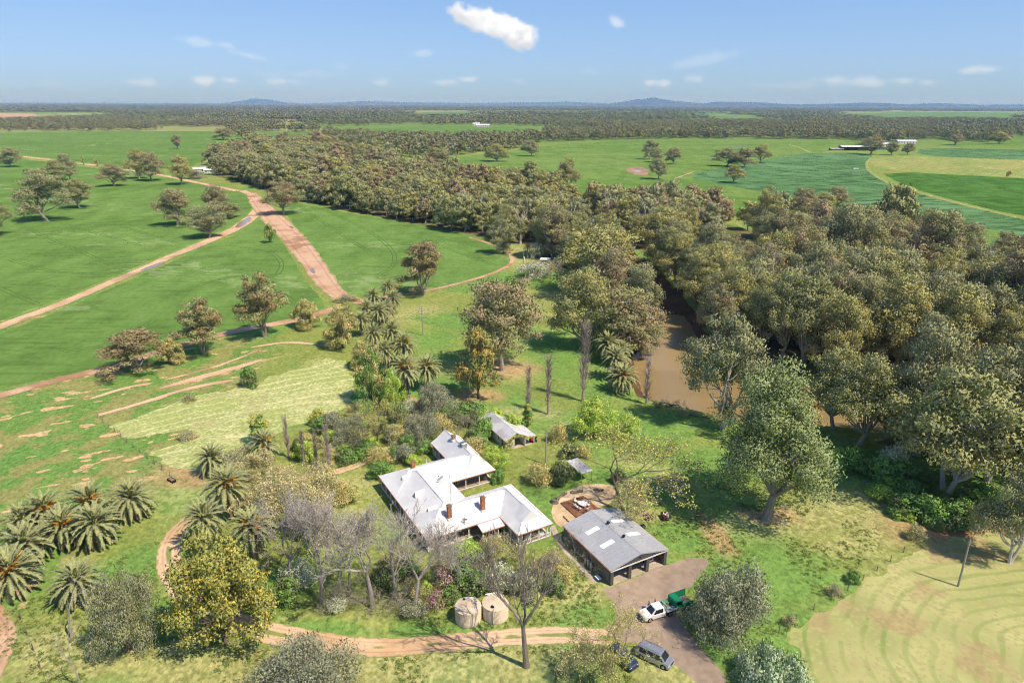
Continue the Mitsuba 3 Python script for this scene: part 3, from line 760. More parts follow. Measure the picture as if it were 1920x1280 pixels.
bushes('green_bush', 3, 3, 4, [GREEN, [*GREEN, *DARK], GREEN], 400)
bushes('lime_bush', 2, 3, 4, [LIME, LIME], 410)
bushes('dark_bush', 2, 3, 4, [[*DARK, *GREEN], DARK], 420)
bushes('straw_bush', 2, 3, 4, [STRAW, [*STRAW, *SCRUB]], 430, aspect=.35)
bushes('grey_bush', 2, 3, 4, [SCRUB, [(.26, .27, .20), (.20, .23, .15)]], 440, aspect=.35)
bushes('pink_bush', 1, 4, 5, [PINK], 450, leaves=2600, size=.28)
bushes('yellow_bush', 1, 3, 4, [[*YELLOW, *LIME]], 460)
bushes('silver_bush', 1, 2.5, 6, [[(.20, .24, .165), (.16, .21, .12), (.11, .16, .07)]], 465, leaves=6000, size=.30)
bushes('hedge', 1, 2, 5, [[*GREEN, *DARK]], 468, leaves=4200)
bushes('tuft', 3, .3, .9, [[(.07, .115, .028), (.085, .125, .03)], [(.115, .12, .04), (.085, .12, .03)], [(.15, .135, .06), (.115, .12, .04)]], 480, leaves=70, size=.22, lumps=5, limbs=False, stems=1, aspect=.3)
bushes('weed', 2, .8, 1.4, [[*GREEN, *LIME], [*STRAW, *GREEN]], 470, leaves=260, size=.25, lumps=6, limbs=False)


# bare trees: recursive branching
def make_bare(seed, h, r0, levels, spread, upright, kids, twig=.016, colour=TWIG, trunk=.28, buds=0, bud_tint=STRAW, bud_size=.32, shrink=.68, w=None):
    rng = np.random.default_rng(seed)
    parts, tips = [], []

    def grow(p, d, length, r, level):
        n = 5 if level < 2 else 4 if level < 4 else 3
        pts, q, dd = [p], p.copy(), d.copy()
        for _ in range(n - 1):
            dd = dd + rng.normal(size=3) * .16 * (1 if level else .4) + [0, 0, .07 * upright]
            dd /= np.linalg.norm(dd)
            q = q + dd * length / (n - 1)
            pts.append(q.copy())
        r1 = max(twig, r * (.62 if level < levels else .4))
        parts.append((pts, np.linspace(r, r1, n) * (1 if level else np.array([1.55, 1.1, 1, 1, 1])[:n]), 8 if level == 0 else 5 if level < 3 else 3))
        if level == levels:
            tips.append(q)
            return
        m = kids + (rng.random() < .5)
        turn = rng.random() * 6.28
        for k in range(m):
            a = turn + k * 6.28 / m + rng.normal() * .3
            ref = np.cross(dd, [0.3, .2, 1.0]); ref /= np.linalg.norm(ref)
            oth = np.cross(dd, ref)
            tilt = spread * (.55 + .8 * rng.random()) * (.45 if k == 0 and level else 1)
            nd = dd * math.cos(tilt) + (ref * math.cos(a) + oth * math.sin(a)) * math.sin(tilt)
            at = q if k < 2 or level == 0 else np.asarray(pts[max(1, n - 2 - k % 2)])
            grow(at, nd, length * (shrink + .25 * (rng.random() - .5)), max(twig, r1 * (.88 if k == 0 else .68)), level + 1)

    grow(np.array([0, 0, -.3]), np.array([rng.normal() * .05, rng.normal() * .05, 1.0]), h * trunk, r0, 0)
    pts = np.vstack([q[0] for q in parts])
    s = h / pts[:, 2].max()
    k = 1.0 if w is None else w / (2 * np.percentile(np.abs(pts[:, :2]), 98))
    v, f = join([tube(np.asarray(q[0]) * [k, k, s], q[1], q[2]) for q in parts])
    c = bark(v, colour, rng, .35)
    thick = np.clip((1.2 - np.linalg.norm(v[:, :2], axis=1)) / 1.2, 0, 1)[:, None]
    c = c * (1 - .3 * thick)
    if not buds:
        return (v, f, c), None
    tips = np.array(tips) * [k, k, s]
    leaf = leaf_cloud(rng, tips, np.full(len(tips), .5), buds, bud_size, .55, bud_tint, .2, .9, fill=.2, outward=.3)
    return (v, f, c), leaf


def bares(name, n, h, w, seed, **k):
    out = []
    for i in range(n):
        t, l = make_bare(seed + i, h, w=w, **k)
        kids = {'trunk': t}
        if l is not None:
            kids['leaves'] = l
        out.append(group_of(f'{name}_shape_{i}', **kids))
    kind(name, h, w, out)


def make_poplar(seed, h, colour):
    """An upright leafless poplar: one leader clothed with steep branches and twigs."""
    rng = np.random.default_rng(seed)
    parts = [tube([(0, 0, -.2), (.05, 0, h * .3), (0, .06, h * .65), (.03, 0, h)], [.26, .19, .10, .02], 7)]
    for k in range(85):
        z = h * (.08 + .86 * rng.random())
        a, L = rng.random() * 6.28, h * (.10 + .13 * rng.random()) * (1.1 - .5 * z / h)
        d = np.array([math.cos(a) * .24, math.sin(a) * .24, 1.0])
        o = np.array([0, 0, z])
        q = o + d * L + [math.cos(a) * .15, math.sin(a) * .15, 0]
        parts.append(tube([o, o + d * L * .4 + [math.cos(a) * .15, math.sin(a) * .15, -.1], q], [.055, .035, .016], 3))
        for _ in range(7):
            b = o + (q - o) * (.2 + .8 * rng.random())
            e = np.array([math.cos(a) * .3 + rng.normal() * .35, math.sin(a) * .3 + rng.normal() * .35, .9])
            parts.append(tube([b, b + e * (.5 + .9 * rng.random())], [.022, .012], 3))
    v, f = join(parts)
    return v, f, bark(v, colour, rng, .35)


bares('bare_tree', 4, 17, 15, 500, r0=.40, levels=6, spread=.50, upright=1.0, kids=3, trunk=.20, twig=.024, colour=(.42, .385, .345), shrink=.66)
bares('budding_tree', 3, 10, 13, 520, r0=.26, levels=5, spread=.60, upright=.5, kids=3, trunk=.10, buds=4200, bud_tint=[(.22, .225, .06), (.18, .195, .05), (.25, .225, .08)], colour=(.19, .155, .12), bud_size=.22, shrink=.70)
bares('bud_shrub', 3, 7, 9, 530, r0=.13, levels=5, spread=.70, upright=.3, kids=3, trunk=.10, buds=6500, bud_tint=[(.23, .215, .10), (.20, .195, .085), (.26, .225, .125)], colour=(.32, .285, .20), bud_size=.22, shrink=.72)
kind('poplar', 14, 3.2, [group_of(f'poplar_shape_{i}', trunk=make_poplar(540 + i, 14, (.34, .285, .26))) for i in range(3)])
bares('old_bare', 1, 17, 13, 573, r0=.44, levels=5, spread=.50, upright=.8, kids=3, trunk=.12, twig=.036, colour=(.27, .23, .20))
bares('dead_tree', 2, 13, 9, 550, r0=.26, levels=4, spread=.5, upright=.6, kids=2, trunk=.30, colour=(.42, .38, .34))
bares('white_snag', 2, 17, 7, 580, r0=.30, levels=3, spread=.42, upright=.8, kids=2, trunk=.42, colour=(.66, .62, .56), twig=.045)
bares('bare_shrub', 3, 4, 6, 560, r0=.09, levels=5, spread=.70, upright=.3, kids=3, trunk=.10, colour=(.36, .325, .26), twig=.012, shrink=.72)


# date palms: trunk, hanging fronds one by one, orange fruit stalks
def frond(seed, length, rise, fall, green=(.225, .245, .115)):
    rng = np.random.default_rng(seed)
    n = 12
    t = np.linspace(0, 1, n)
    ang = rise - (rise + fall) * t ** 1.25
    p = np.concatenate([[[0, 0, 0]], np.cumsum(np.stack([np.cos(ang), 0 * t, np.sin(ang)], 1)[:-1] * length / (n - 1), 0)])
    parts = [tube(p, np.linspace(.07, .012, n), 3)]
    cols = [np.tile([.36, .36, .18], (n * 3, 1))]
    nrm = [np.tile([.3, 0, .95], (n * 3, 1))]
    tang = np.gradient(p, axis=0)
    tang /= np.linalg.norm(tang, axis=1, keepdims=True)
    for s in (-1, 1):
        for u in np.linspace(.10, .985, 24):
            k = u * (n - 1); i = min(n - 2, int(k)); fr = k - i
            q, d = p[i] + (p[i + 1] - p[i]) * fr, tang[i]
            up = np.cross(d, [0, 1.0, 0]); up = up if up[2] > 0 else -up
            L = length * .135 * math.sin(math.pi * (.12 + .83 * u)) ** .7 * (.85 + .3 * rng.random())
            e = np.array([0, s, 0]) * .80 + d * .62 + up * (.42 + .15 * rng.normal())
            e /= np.linalg.norm(e)
            tip = q + e * L - [0, 0, .16 * L]
            wv = d * .11
            parts.append((np.array([q - wv, q + wv, tip, q + e * L * .5 + np.cross(e, d) * .03]), np.array([[0, 1, 2], [0, 3, 2]])))
            g = .8 + .4 * rng.random()
            nv = up * .9 + e * .25 + [0, 0, .25]
            nrm.append(np.tile(nv / np.linalg.norm(nv), (4, 1)))
            cols.append(np.tile(np.array(green) * 1.42 * g, (4, 1)))
    v, f = join(parts)
    return plant_ply(v, f, np.vstack(cols), np.vstack(nrm))


FROND = [[frond(600 + 10 * a + b, L, rise, fall) for b in range(3)] for a, (L, rise, fall) in enumerate(((3.4, 1.45, -.7), (3.6, 1.25, -.05), (3.7, .98, .55), (3.6, .60, 1.1), (3.4, .15, 1.45), (3.1, -.40, 1.52)))]
DRY = [frond(690 + b, 2.7, -.5, 1.5, (.27, .20, .12)) for b in range(3)]


def make_palm(i, trunk_h, fruit):
    rng = np.random.default_rng(640 + i)
    kids = {}
    z = np.linspace(-.2, trunk_h, 14)
    prof = .42 + .06 * np.cos(z * 9) + .22 * np.exp(-((z - trunk_h) / .7) ** 2)
    tv, tf = tube(np.stack([.02 * z, .0 * z, z], 1), prof, 10)
    kids['trunk'] = plant_ply(tv, tf, bark(tv, (.25, .19, .15), rng, .5))
    count = 0
    for ring, n in enumerate((9, 12, 14, 15, 14, 12)):
        for k in range(n):
            a = (k + .5 * (ring % 2) + .5 * (rng.random() - .5)) * 360 / n + ring * 23
            name = 'frond' if count == 0 else f'frond_{count:03d}'
            s = .92 + .16 * rng.random()
            kids[name] = {**(DRY if ring == 5 and k % 2 else FROND[ring])[rng.integers(3)], 'to_world': T4().translate([.02 * trunk_h, 0, trunk_h + .25 - .06 * ring]).rotate([0, 0, 1], a).rotate([0, 1, 0], float(rng.normal() * 5)).scale(s)}
            count += 1
    if fruit:
        parts = []
        for k in range(9):
            a, e = rng.random() * 6.28, .25 + .7 * rng.random()
            d = np.array([math.cos(a) * math.cos(e), math.sin(a) * math.cos(e), math.sin(e)])
            o = np.array([.02 * trunk_h, 0, trunk_h + .75])
            for _ in range(7):
                d2 = d + rng.normal(size=3) * .18
                parts.append(tube([o, o + d2 * .9, o + d2 * 1.6 - [0, 0, .3]], [.10, .08, .05], 3))
        v, f = join(parts)
        kids['fruit_stalks'] = plant_ply(v, f, np.tile([.72, .36, .05], (len(v), 1)))
    return group_of(f'date_palm_shape_{i}', **kids)


PALMS = {(t, fr): make_palm(k, 2.3 if t == 1.6 else t, fr) for k, (t, fr) in enumerate(((1.6, False), (1.6, True), (4.2, False), (4.2, True), (6.5, True)))}

ANY = np.random.default_rng(11)


def grow(name, what, x, y, h, w, label=None, cat='tree', group=None, turn=None, pick=None):
    groups, h0, w0 = KIND[what]
    key = fresh(name)
    g = groups[ANY.integers(len(groups)) if pick is None else pick % len(groups)]
    a = ANY.random() * 360 if turn is None else turn
    z = min(0.0, float(height(np.array(x), np.array(y))))
    scene[key] = {'type': 'instance', 'shapegroup': {'type': 'ref', 'id': g}, 'to_world': T4().translate([x, y, z]).rotate([0, 0, 1], float(a)).scale([w / w0, w / w0, h / h0])}
    note(key, label, cat, group)
    return key


def palm(x, y, trunk, fruit, s, label):
    key = fresh('date_palm')
    scene[key] = {'type': 'instance', 'shapegroup': {'type': 'ref', 'id': PALMS[(trunk, fruit)]}, 'to_world': T4().translate([x, y, 0]).rotate([0, 0, 1], float(ANY.random() * 360)).scale(s)}
    note(key, label, 'palm tree')

# ------------------------------------------------------------------ the homestead
def prism(profile, a0, a1, along):
    """A solid with the (across, z) profile, running from a0 to a1 along 'u' or 'v'."""
    cs = m3.CrossSection([np.asarray(profile, float)])
    m = m3.Manifold.extrude(cs, a1 - a0)
    # cross-section x -> across, y -> z, extrusion -> along
    if along == 'u':      # (x, y, t) -> (a0 + t, x, y)
        return m.transform(np.array([[0, 0, 1, a0], [1, 0, 0, 0], [0, 1, 0, 0]], float))
    return m.transform(np.array([[1, 0, 0, 0], [0, 0, -1, a1], [0, 1, 0, 0]], float))


EAVE, RIDGE = 2.72, 4.95


def slope(lo, hi, ridge=RIDGE, eave=EAVE, kneel=True, kneer=True):
    """Roof cross-section with the flatter verandah skirt at its feet."""
    mid, half = (lo + hi) / 2, (hi - lo) / 2
    p = [(lo, eave - .10), (hi, eave - .10), (hi, eave)]
    if kneer:
        p.append((hi - half * .5, eave + (ridge - eave) * .42))
    p.append((mid, ridge))
    if kneel:
        p.append((lo + half * .5, eave + (ridge - eave) * .42))
    p.append((lo, eave))
    return p


def hip(u0, u1, v0, v1, ends='uv', ridge=RIDGE):
    """Roof block whose short ends are hipped."""
    long_u = (u1 - u0) > (v1 - v0)
    a, b = (v0, v1) if long_u else (u0, u1)
    c, d = (u0, u1) if long_u else (v0, v1)
    half = (b - a) / 2
    body = prism(slope(a, b, ridge), c, d, 'u' if long_u else 'v')
    ep = [(c, EAVE - .1), (d, EAVE - .1), (d, EAVE)]
    ep += [(d - half * .5, EAVE + (ridge - EAVE) * .42), (d - half, ridge), (d - half, ridge + 1)] if '+' in ends else [(d, ridge + 1)]
    ep += [(c + half, ridge + 1), (c + half, ridge), (c + half * .5, EAVE + (ridge - EAVE) * .42), (c, EAVE)] if '-' in ends else [(c, ridge + 1), (c, EAVE)]
    return body ^ prism(ep, a - 1, b + 1, 'v' if long_u else 'u')


HO, HANG = np.array((-13.39,91.72)), 29.8
HT = frame(HO, HANG)
house = thing('homestead', 'rambling white homestead with pale iron roofs, brick chimneys and verandahs round a courtyard', 'house')
solid = hip(0, 10.8, 0, 22.7, '+-')
for part in (hip(0, 20, 0, 8.2, '+-'), hip(13.2, 20, -6, 8.2, '+-'), hip(0, 20, 14, 22.7, '+-', 4.95), hip(13.6, 20, 14, 30, '-', 4.95)):
    solid = solid + part
shell = solid - solid.translate((0, 0, -.13))
roof = add('roof', shell, 'm_roof', HT, house, smooth=20)
# ridge, hip and valley caps as slim rolls
caps = []
for a, b in [((5.4, 5.4, RIDGE), (5.4, 17.3, RIDGE)), ((5.4, 5.4, RIDGE), (0, 0, EAVE)), ((5.4, 17.3, RIDGE), (0, 22.7, EAVE)), ((5.4, 4.1, RIDGE), (16.6, 4.1, RIDGE)), ((16.6, 4.1, RIDGE), (16.6, -2.6, RIDGE)), ((16.6, -2.6, RIDGE), (13.2, -6, EAVE)), ((16.6, -2.6, RIDGE), (20, -6, EAVE)), ((16.6, 4.1, RIDGE), (20, 8.2, EAVE)), ((5.4, 18.35, RIDGE), (16.8, 18.35, RIDGE)), ((16.8, 18.35, RIDGE), (20, 14, EAVE)), ((16.8, 18.35, RIDGE), (16.8, 30, RIDGE))]:
    a, b = np.array(a), np.array(b)
    if abs(a[2] - b[2]) > .1:          # hips bend at the skirt
        k = a + (b - a) * .5
        k[2] = EAVE + (RIDGE - EAVE) * .42
        caps += [rod(a + [0, 0, .01], k + [0, 0, .02], .07), rod(k + [0, 0, .02], b + [0, 0, .01], .07)]
    else:
        caps.append(rod(a, b, .09))
add('ridge_caps', caps, 'm_roof_old', HT, house)
# the dutch gable of the south-east wing
gab = hull([(14.6, -4.35, 3.5), (18.6, -4.35, 3.5), (16.6, -4.35, 5.25), (14.6, -2.3, 3.5), (18.6, -2.3, 3.5), (16.6, -1.6, 5.25)])
add('gablet', gab, 'm_roof', HT, house)
add('gablet_face', hull([(14.95, -4.37, 3.62), (18.25, -4.37, 3.62), (16.6, -4.37, 5.05), (14.95, -4.40, 3.62), (18.25, -4.40, 3.62), (16.6, -4.40, 5.05)]), 'm_white', HT, house)
for u, v, s in ((3.6, 17.3, 1), (3.6, 11.3, 1), (3.6, 5.6, 1), (7.2, 8.7, -1)):       # little triangular roof vents
    x = lambda q: u + s * q
    add('roof_vent', hull([(x(-1.05), v - .55, 3.55), (x(-1.05), v + .55, 3.55), (x(-.95), v, 4.65), (x(.9), v - .02, 4.72), (x(.9), v + .02, 4.72), (x(.4), v - .3, 4.2), (x(.4), v + .3, 4.2)]), 'm_white', HT, house)
    add('vent_louvre', hull([(x(-1.07), v - .42, 3.72), (x(-1.07), v + .42, 3.72), (x(-1.01), v, 4.45), (x(-1.11), v - .42, 3.72), (x(-1.11), v + .42, 3.72), (x(-1.05), v, 4.45)]), 'm_bluegrey', HT, house)
for u, v, z0, z1 in ((5.0, 2.2, 3.6, 6.3), (11.0, 1.9, 3.4, 6.2), (5.3, 18.6, 4.6, 6.4), (16.6, 25.3, 4.6, 5.75)):
    st = add('chimney', [box(u - .33, u + .33, v - .33, v + .33, z0, z1 - .16)], 'm_brick', HT, house)
    add('cap', [box(u - .40, u + .40, v - .40, v + .40, z1 - .16, z1), box(u - .2, u + .2, v - .2, v + .2, z1, z1 + .12)], 'm_cap', HT, st)
    add('flashing', box(u - .42, u + .42, v - .46, v + .42, z0 + .02, z0 + .42), 'm_white', HT, st)
add('flue', [rod((8.6, 20.2, 3.6), (8.6, 20.2, 5.2), .07, 8)], 'm_white', HT, house)
walls = [(2.4, 9.0, 2.5, 20.4), (2.4, 17.0, 2.5, 7.4), (13.9, 19.4, -3.4, 7.4), (2.4, 19.2, 16.6, 20.4), (16.0, 19.5, 20.4, 29.2)]
w = shapely.unary_union([shapely.box(a, c, b, d) for a, b, c, d in walls])
wm = trimesh.creation.extrude_polygon(w, 2.85, engine='earcut')
wm.apply_translation((0, 0, .25))
wall = add('walls', wm, 'm_bluegrey', HT, house)
foot = shapely.unary_union([shapely.box(*q) for q in ((.35, .35, 10.4, 22.3), (.35, .35, 19.7, 7.9), (13.5, -5.7, 19.7, 7.9), (.35, 14.3, 19.7, 22.3), (13.9, 14.3, 19.7, 29.7), (9.2, -1.9, 12.6, .4))])
fm = trimesh.creation.extrude_polygon(foot, .28, engine='earcut')
fl = add('verandah_floor', fm, 'm_boards', HT, house)
edge = trimesh.creation.extrude_polygon(foot.buffer(.05).difference(foot.buffer(-.14)), .06, engine='earcut')
edge.apply_translation((0, 0, .262))
add('floor_edge', edge, 'm_white', HT, house)
ring = shapely.unary_union([shapely.box(*q) for q in ((0, 0, 10.8, 22.7), (0, 0, 20, 8.2), (13.2, -6, 20, 8.2), (0, 14, 20, 22.7), (13.6, 14, 20, 30))])
gut = trimesh.creation.extrude_polygon(ring.buffer(.07, join_style='mitre').difference(ring.buffer(-.06, join_style='mitre')), .13, engine='earcut')
gut.apply_translation((0, 0, EAVE - .17))
add('gutter', gut, 'm_gutter', HT, house)
posts = [(.35, v) for v in np.linspace(.4, 22.3, 10)] + [(u, .4) for u in (.65, 2.9, 5.3, 7.6)] + [(13.5, v) for v in (-5.6, -3.2, -1)] + [(u, -5.65) for u in (14.2, 15.8, 17.4, 19.0, 19.65)] + [(19.65, v) for v in (-3.2, -.8)] + [(u, 14.4) for u in (11.3, 13.9, 16.7, 19.4)] + [(19.65, 14.9)] + [(13.95, v) for v in (23, 24.8, 26.6, 28.4, 29.6)]
for u, v in posts:
    add('verandah_post', box(u - .075, u + .075, v - .075, v + .075, .25, EAVE - .04), 'm_white', HT, house)
rail = [box(.33, .39, a, b, 2.42, 2.55) for a, b in zip(np.linspace(.4, 22.3, 10)[:-1], np.linspace(.4, 22.3, 10)[1:])] + [box(14.2, 19.65, -5.68, -5.62, .95, 1.03), box(13.93, 13.97, 23, 29.6, 1.0, 1.06), box(19.62, 19.68, 14.4, 15.5, 1.0, 1.06)]
for k in range(26):
    rail.append(box(14.25 + k * .21, 14.28 + k * .21, -5.665, -5.635, .3, .95))
add('rail', rail, 'm_white', HT, house)
# porch
pr = hull([(8.9, .05, 2.66), (13.15, .05, 2.66), (8.9, -2.05, 2.30), (13.15, -2.05, 2.30), (8.9, .05, 2.56), (13.15, .05, 2.56), (8.9, -2.05, 2.20), (13.15, -2.05, 2.20)])
porch = add('porch_roof', pr, 'm_roof', HT, house)
add('gutter', box(8.85, 13.2, -2.13, -2.05, 2.16, 2.28), 'm_gutter', HT, porch)
for u in (9.1, 11.9):
    add('post', box(u - .07, u + .07, -1.87, -1.73, .25, 2.25), 'm_white', HT, porch)
add('step', box(8.7, 9.25, -1.7, -.2, 0, .15), 'm_brick', HT, house)
# openings: a frame, a dark pane, shut doors
def opening(face, at, side, w, z0, z1, kind='window'):
    o = .03 if side > 0 else -.03
    mk = lambda d0, d1, a, b, c, e: box(min(at + d0, at + d1), max(at + d0, at + d1), a, b, c, e) if face == 'u' else box(a, b, min(at + d0, at + d1), max(at + d0, at + d1), c, e)
    c0, c1 = w
    fr = [mk(0, 2 * o, c0, c0 + .09, z0, z1), mk(0, 2 * o, c1 - .09, c1, z0, z1), mk(0, 2 * o, c0 + .09, c1 - .09, z1 - .09, z1), mk(0, 2 * o, c0 + .09, c1 - .09, z0, z0 + .09), mk(0, 1.6 * o, (c0 + c1) / 2 - .03, (c0 + c1) / 2 + .03, z0 + .09, z1 - .09)]
    k = add(kind, fr, 'm_white', HT, house)
    add('pane' if kind == 'window' else 'leaf', mk(0, o, c0 + .09, c1 - .09, z0 + .09, z1 - .09), 'm_glass' if kind == 'window' else 'm_green_door', HT, k)


for v in (4.5, 7.5, 13.5, 17):
    opening('u', 2.4, -1, (v, v + 1.1), .9, 2.4)
opening('u', 2.4, -1, (10.4, 11.4), .28, 2.4, 'door')
for u in (3.6, 6.4):
    opening('v', 2.5, -1, (u, u + 1.2), .8, 2.4)
opening('v', 2.5, -1, (10.6, 11.7), .28, 2.4, 'door')
opening('v', -3.4, -1, (14.6, 15.8), .9, 2.3)
opening('v', -3.4, -1, (17.2, 18.3), .9, 2.3)
opening('v', 16.6, -1, (15.2, 16.4), 1.2, 2.2)
opening('v', 16.6, -1, (12.2, 13.3), .28, 2.4, 'door')
opening('u', 16.0, -1, (23.5, 24.5), .9, 2.3)
opening('u', 16.0, -1, (26.4, 27.5), .9, 2.3)
opening('u', 19.4, 1, (1.2, 2.4), .9, 2.3)


def place(x, y, z=0, deg=0):
    return HT @ frame((x, y), deg, z)


def lathe(profile, n=16):
    a = np.arange(n) * 2 * np.pi / n
    return loft([np.stack([r * np.cos(a), r * np.sin(a), np.full(n, z)], 1) for r, z in profile])


def dish(x, y, z, r, deg, label):
    t = thing('satellite_dish', label, 'satellite dish')
    M = place(x, y, z, deg)
    a = np.arange(20) * 2 * np.pi / 20
    bowl = loft([np.stack([q * np.cos(a), q * np.sin(a), np.full(20, h)], 1) for q, h in ((.05, 0), (r * .5, r * .07), (r * .8, r * .18), (r, r * .30), (r * .97, r * .33), (r * .78, r * .22), (r * .45, r * .12), (.04, r * .06))])
    tilt = np.eye(4)
    c, s = math.cos(.95), math.sin(.95)
    tilt[:3, :3] = [[1, 0, 0], [0, c, -s], [0, s, c]]
    tilt[2, 3] = r * 1.25
    add('bowl', bowl, 'm_metal', M @ tilt, t)
    add('feed', [rod((0, -r * .9, .25), (0, 0, r * .95), .025), rod((r * .7, .3, .25), (0, 0, r * .95), .02), box(-.07, .07, -.07, .07, r * .9, r * 1.1)], 'm_black', M @ tilt, t)
    add('stand', [rod((0, 0, -.3), (0, .1, r * 1.25), .05), rod((-.4, .4, -.1), (0, .1, r), .025), rod((.4, .4, -.1), (0, .1, r), .025)], 'm_metal', M, t)


dish(8.4, 13.2, 3.5, .75, 200, 'large grey satellite dish on the courtyard side of the roof')
dish(7.0, .6, 3.1, .48, 150, 'small grey satellite dish on the front roof below the chimney')
t = thing('roof_antenna', 'tall thin television aerial on the courtyard roof of the homestead', 'antenna')
add('mast', [rod((6.8, 5.6, 4.5), (6.8, 5.6, 9.6), .04)], 'm_metal', HT, t)
add('elements', [rod((6.8, 4.6, 9.5), (6.8, 6.6, 9.5), .02)] + [rod((6.4, v, 9.5), (7.2, v, 9.5), .012) for v in np.linspace(4.7, 6.5, 9)], 'm_metal', HT, t)
t = thing('air_conditioner', 'grey roof cooler sitting beside the ridge of the north-east wing', 'air conditioner')
add('case', hull([(17.1 + a * .55, 21.9 + b * .55, z) for a in (-1, 1) for b in (-1, 1) for z in (4.5, 5.55)] + [(17.1 + a * .48, 21.9 + b * .48, 5.62) for a in (-1, 1) for b in (-1, 1)]), 'm_metal', HT, t)
for k in range(4):
    add('louvre', box(16.53, 16.55, 21.5, 22.3, 4.72 + k * .2, 4.84 + k * .2), 'm_wall_dark', HT, t)
t = thing('outdoor_chair', 'tan hanging chair on the north verandah', 'chair')
add('seat', lathe([(.05, 0), (.42, .12), (.5, .5), (.38, .95), (.34, .95), (.44, .5), (.36, .2)], 12), 'm_wood', place(18.4, 15.4, .55), t)
add('cord', rod((18.4, 15.4, 1.4), (18.4, 15.4, 2.9), .02), 'm_wood', HT, t)
t = thing('verandah_table', 'dark table on the front verandah', 'table')
add('top', box(4.4, 5.6, 1.2, 1.9, 1.0, 1.06), 'm_wood', HT, t)
for a in (4.5, 5.5):
    for b in (1.27, 1.83):
        add('leg', box(a - .04, a + .04, b - .04, b + .04, .28, 1.0), 'm_wood', HT, t)
for k, (u, c) in enumerate(((15.3, 'm_car_white'), (16.9, 'm_stone'), (17.9, 'm_white'))):
    t = thing('storage_crate', ('white crate at the left end of the wing verandah', 'reddish crate in the middle of the wing verandah', 'pale crate at the right end of the wing verandah')[k], 'crate')
    add('body', box(u, u + .8, -5.2, -4.6, .29, .95), c, HT, t)
    add('lid', box(u - .03, u + .83, -5.23, -4.57, .95, 1.0), c, HT, t)

# ------------------------------------------------------------------ the grey garage
GT = frame((14.82,84.33), 28.6)
gar = thing('garage', 'grey three-bay garage with a low gabled roof and four white skylights', 'garage')
W, D, ZE, ZR = 10.75, 13.0, 2.8, 3.95
zr = lambda u: ZR - abs(u - W / 2) / (W / 2) * (ZR - ZE)
for side, (a, b) in enumerate(((-.15, W / 2), (W / 2, W + .15))):
    za, zb = zr(a), zr(b)
    rf = add('roof', hull([(a, v, za + d) for v in (-.1, D + .1) for d in (0, .06)] + [(b, v, zb + d) for v in (-.1, D + .1) for d in (0, .06)]), 'm_roof_grey', GT, gar)
    ribs = [hull([(a, v + e, za + d) for e, d in ((-.045, .055), (.045, .055), (-.02, .095), (.02, .095))] + [(b, v + e, zb + d) for e, d in ((-.045, .055), (.045, .055), (-.02, .095), (.02, .095))]) for v in np.arange(.2, D, .76)]
    add('ribs', ribs, 'm_roof_grey', GT, rf)
    for v in (4.0, 8.0):
        u0, u1 = (1.55, 3.9) if side == 0 else (6.7, 9.1)
        v0, v1 = (v + .35, v + 1.25) if side == 0 else (v + .55, v + 1.45)
        add('skylight', hull([(u, w_, zr(u) + d) for u in (u0, u1) for w_ in (v0, v1) for d in (.07, .115)]), 'm_skylight', GT, rf)
add('ridge_cap', hull([(W / 2 + a, v, ZR + d) for a, d in ((-.25, .03), (.25, .03), (0, .12)) for v in (-.12, D + .12)]), 'm_roof_grey', GT, gar)
for v in (4.3, 8.4):
    vt = add('roof_ventilator', cyl(W / 2 + .1, v, ZR, ZR + .22, .12, 10), 'm_black', GT, gar)
    add('rotor', [lathe([(.10, .22), (.24, .30), (.27, .42), (.2, .54), (.05, .58)], 12).apply_translation((W / 2 + .1, v, ZR))] + [box(W / 2 + .1 - .27, W / 2 + .1 + .27, v - .01, v + .01, ZR + .3, ZR + .44)], 'm_black', GT, vt)
for u0, u1, nm in ((0, .08, 'wall'), (W - .08, W, 'wall')):
    wl = add(nm, box(u0, u1, .4, D, 0, ZE), 'm_wall_tan', GT, gar)
    for v in np.arange(.6, D, .38):
        pass
    add('cladding_ribs', [box(u0 - .03, u1 + .03, v, v + .05, .05, ZE - .05) for v in np.arange(.6, D, .30)], 'm_wall_tan', GT, wl)
add('rear_wall', hull([(u, v, z) for v in (D - .08, D) for u, z in ((.08, 0), (W - .08, 0), (.08, ZE), (W - .08, ZE), (W / 2, ZR))]), 'm_wall_tan', GT, gar)
add('gable', hull([(u, v, z) for v in (0, .07) for u, z in ((0, ZE - .28), (W, ZE - .28), (0, ZE), (W, ZE), (W / 2, ZR))]), 'm_wall_dark', GT, gar)
add('lintel', box(-.1, W + .1, -.06, 0, ZE - .34, ZE - .16), 'm_white', GT, gar)
add('barge_board', [hull([(u, v, zr(u) + d) for u in (s0, s1) for v in (-.16, -.1) for d in (-.12, .07)]) for s0, s1 in ((-.15, W / 2), (W / 2, W + .15))], 'm_roof_grey', GT, gar)
add('gutter', [box(-.27, -.15, -.1, D + .1, ZE - .14, ZE - .02), box(W + .15, W + .27, -.1, D + .1, ZE - .14, ZE - .02)], 'm_gutter', GT, gar)
for u in (0, 3.35, 6.7, W - .55):
    add('pier', box(u, u + .55, .0, .55, 0, ZE - .34), 'm_wall_dark', GT, gar)
add('floor', box(.05, W - .05, .02, D - .1, .0, .1), 'm_concrete', GT, gar)
add('timber_lining', box(W - .12, W - .085, .6, 6, .12, 2.6), 'm_orange_wood', GT, gar)
for v in (3.5, 7):
    add('roof_beam', box(.1, W - .1, v, v + .12, ZE - .3, ZE - .1), 'm_wood', GT, gar)
add('light', [box(W / 2 - .1, W / 2 + .1, -.12, -.0, 3.2, 3.35)], 'm_black', GT, gar)

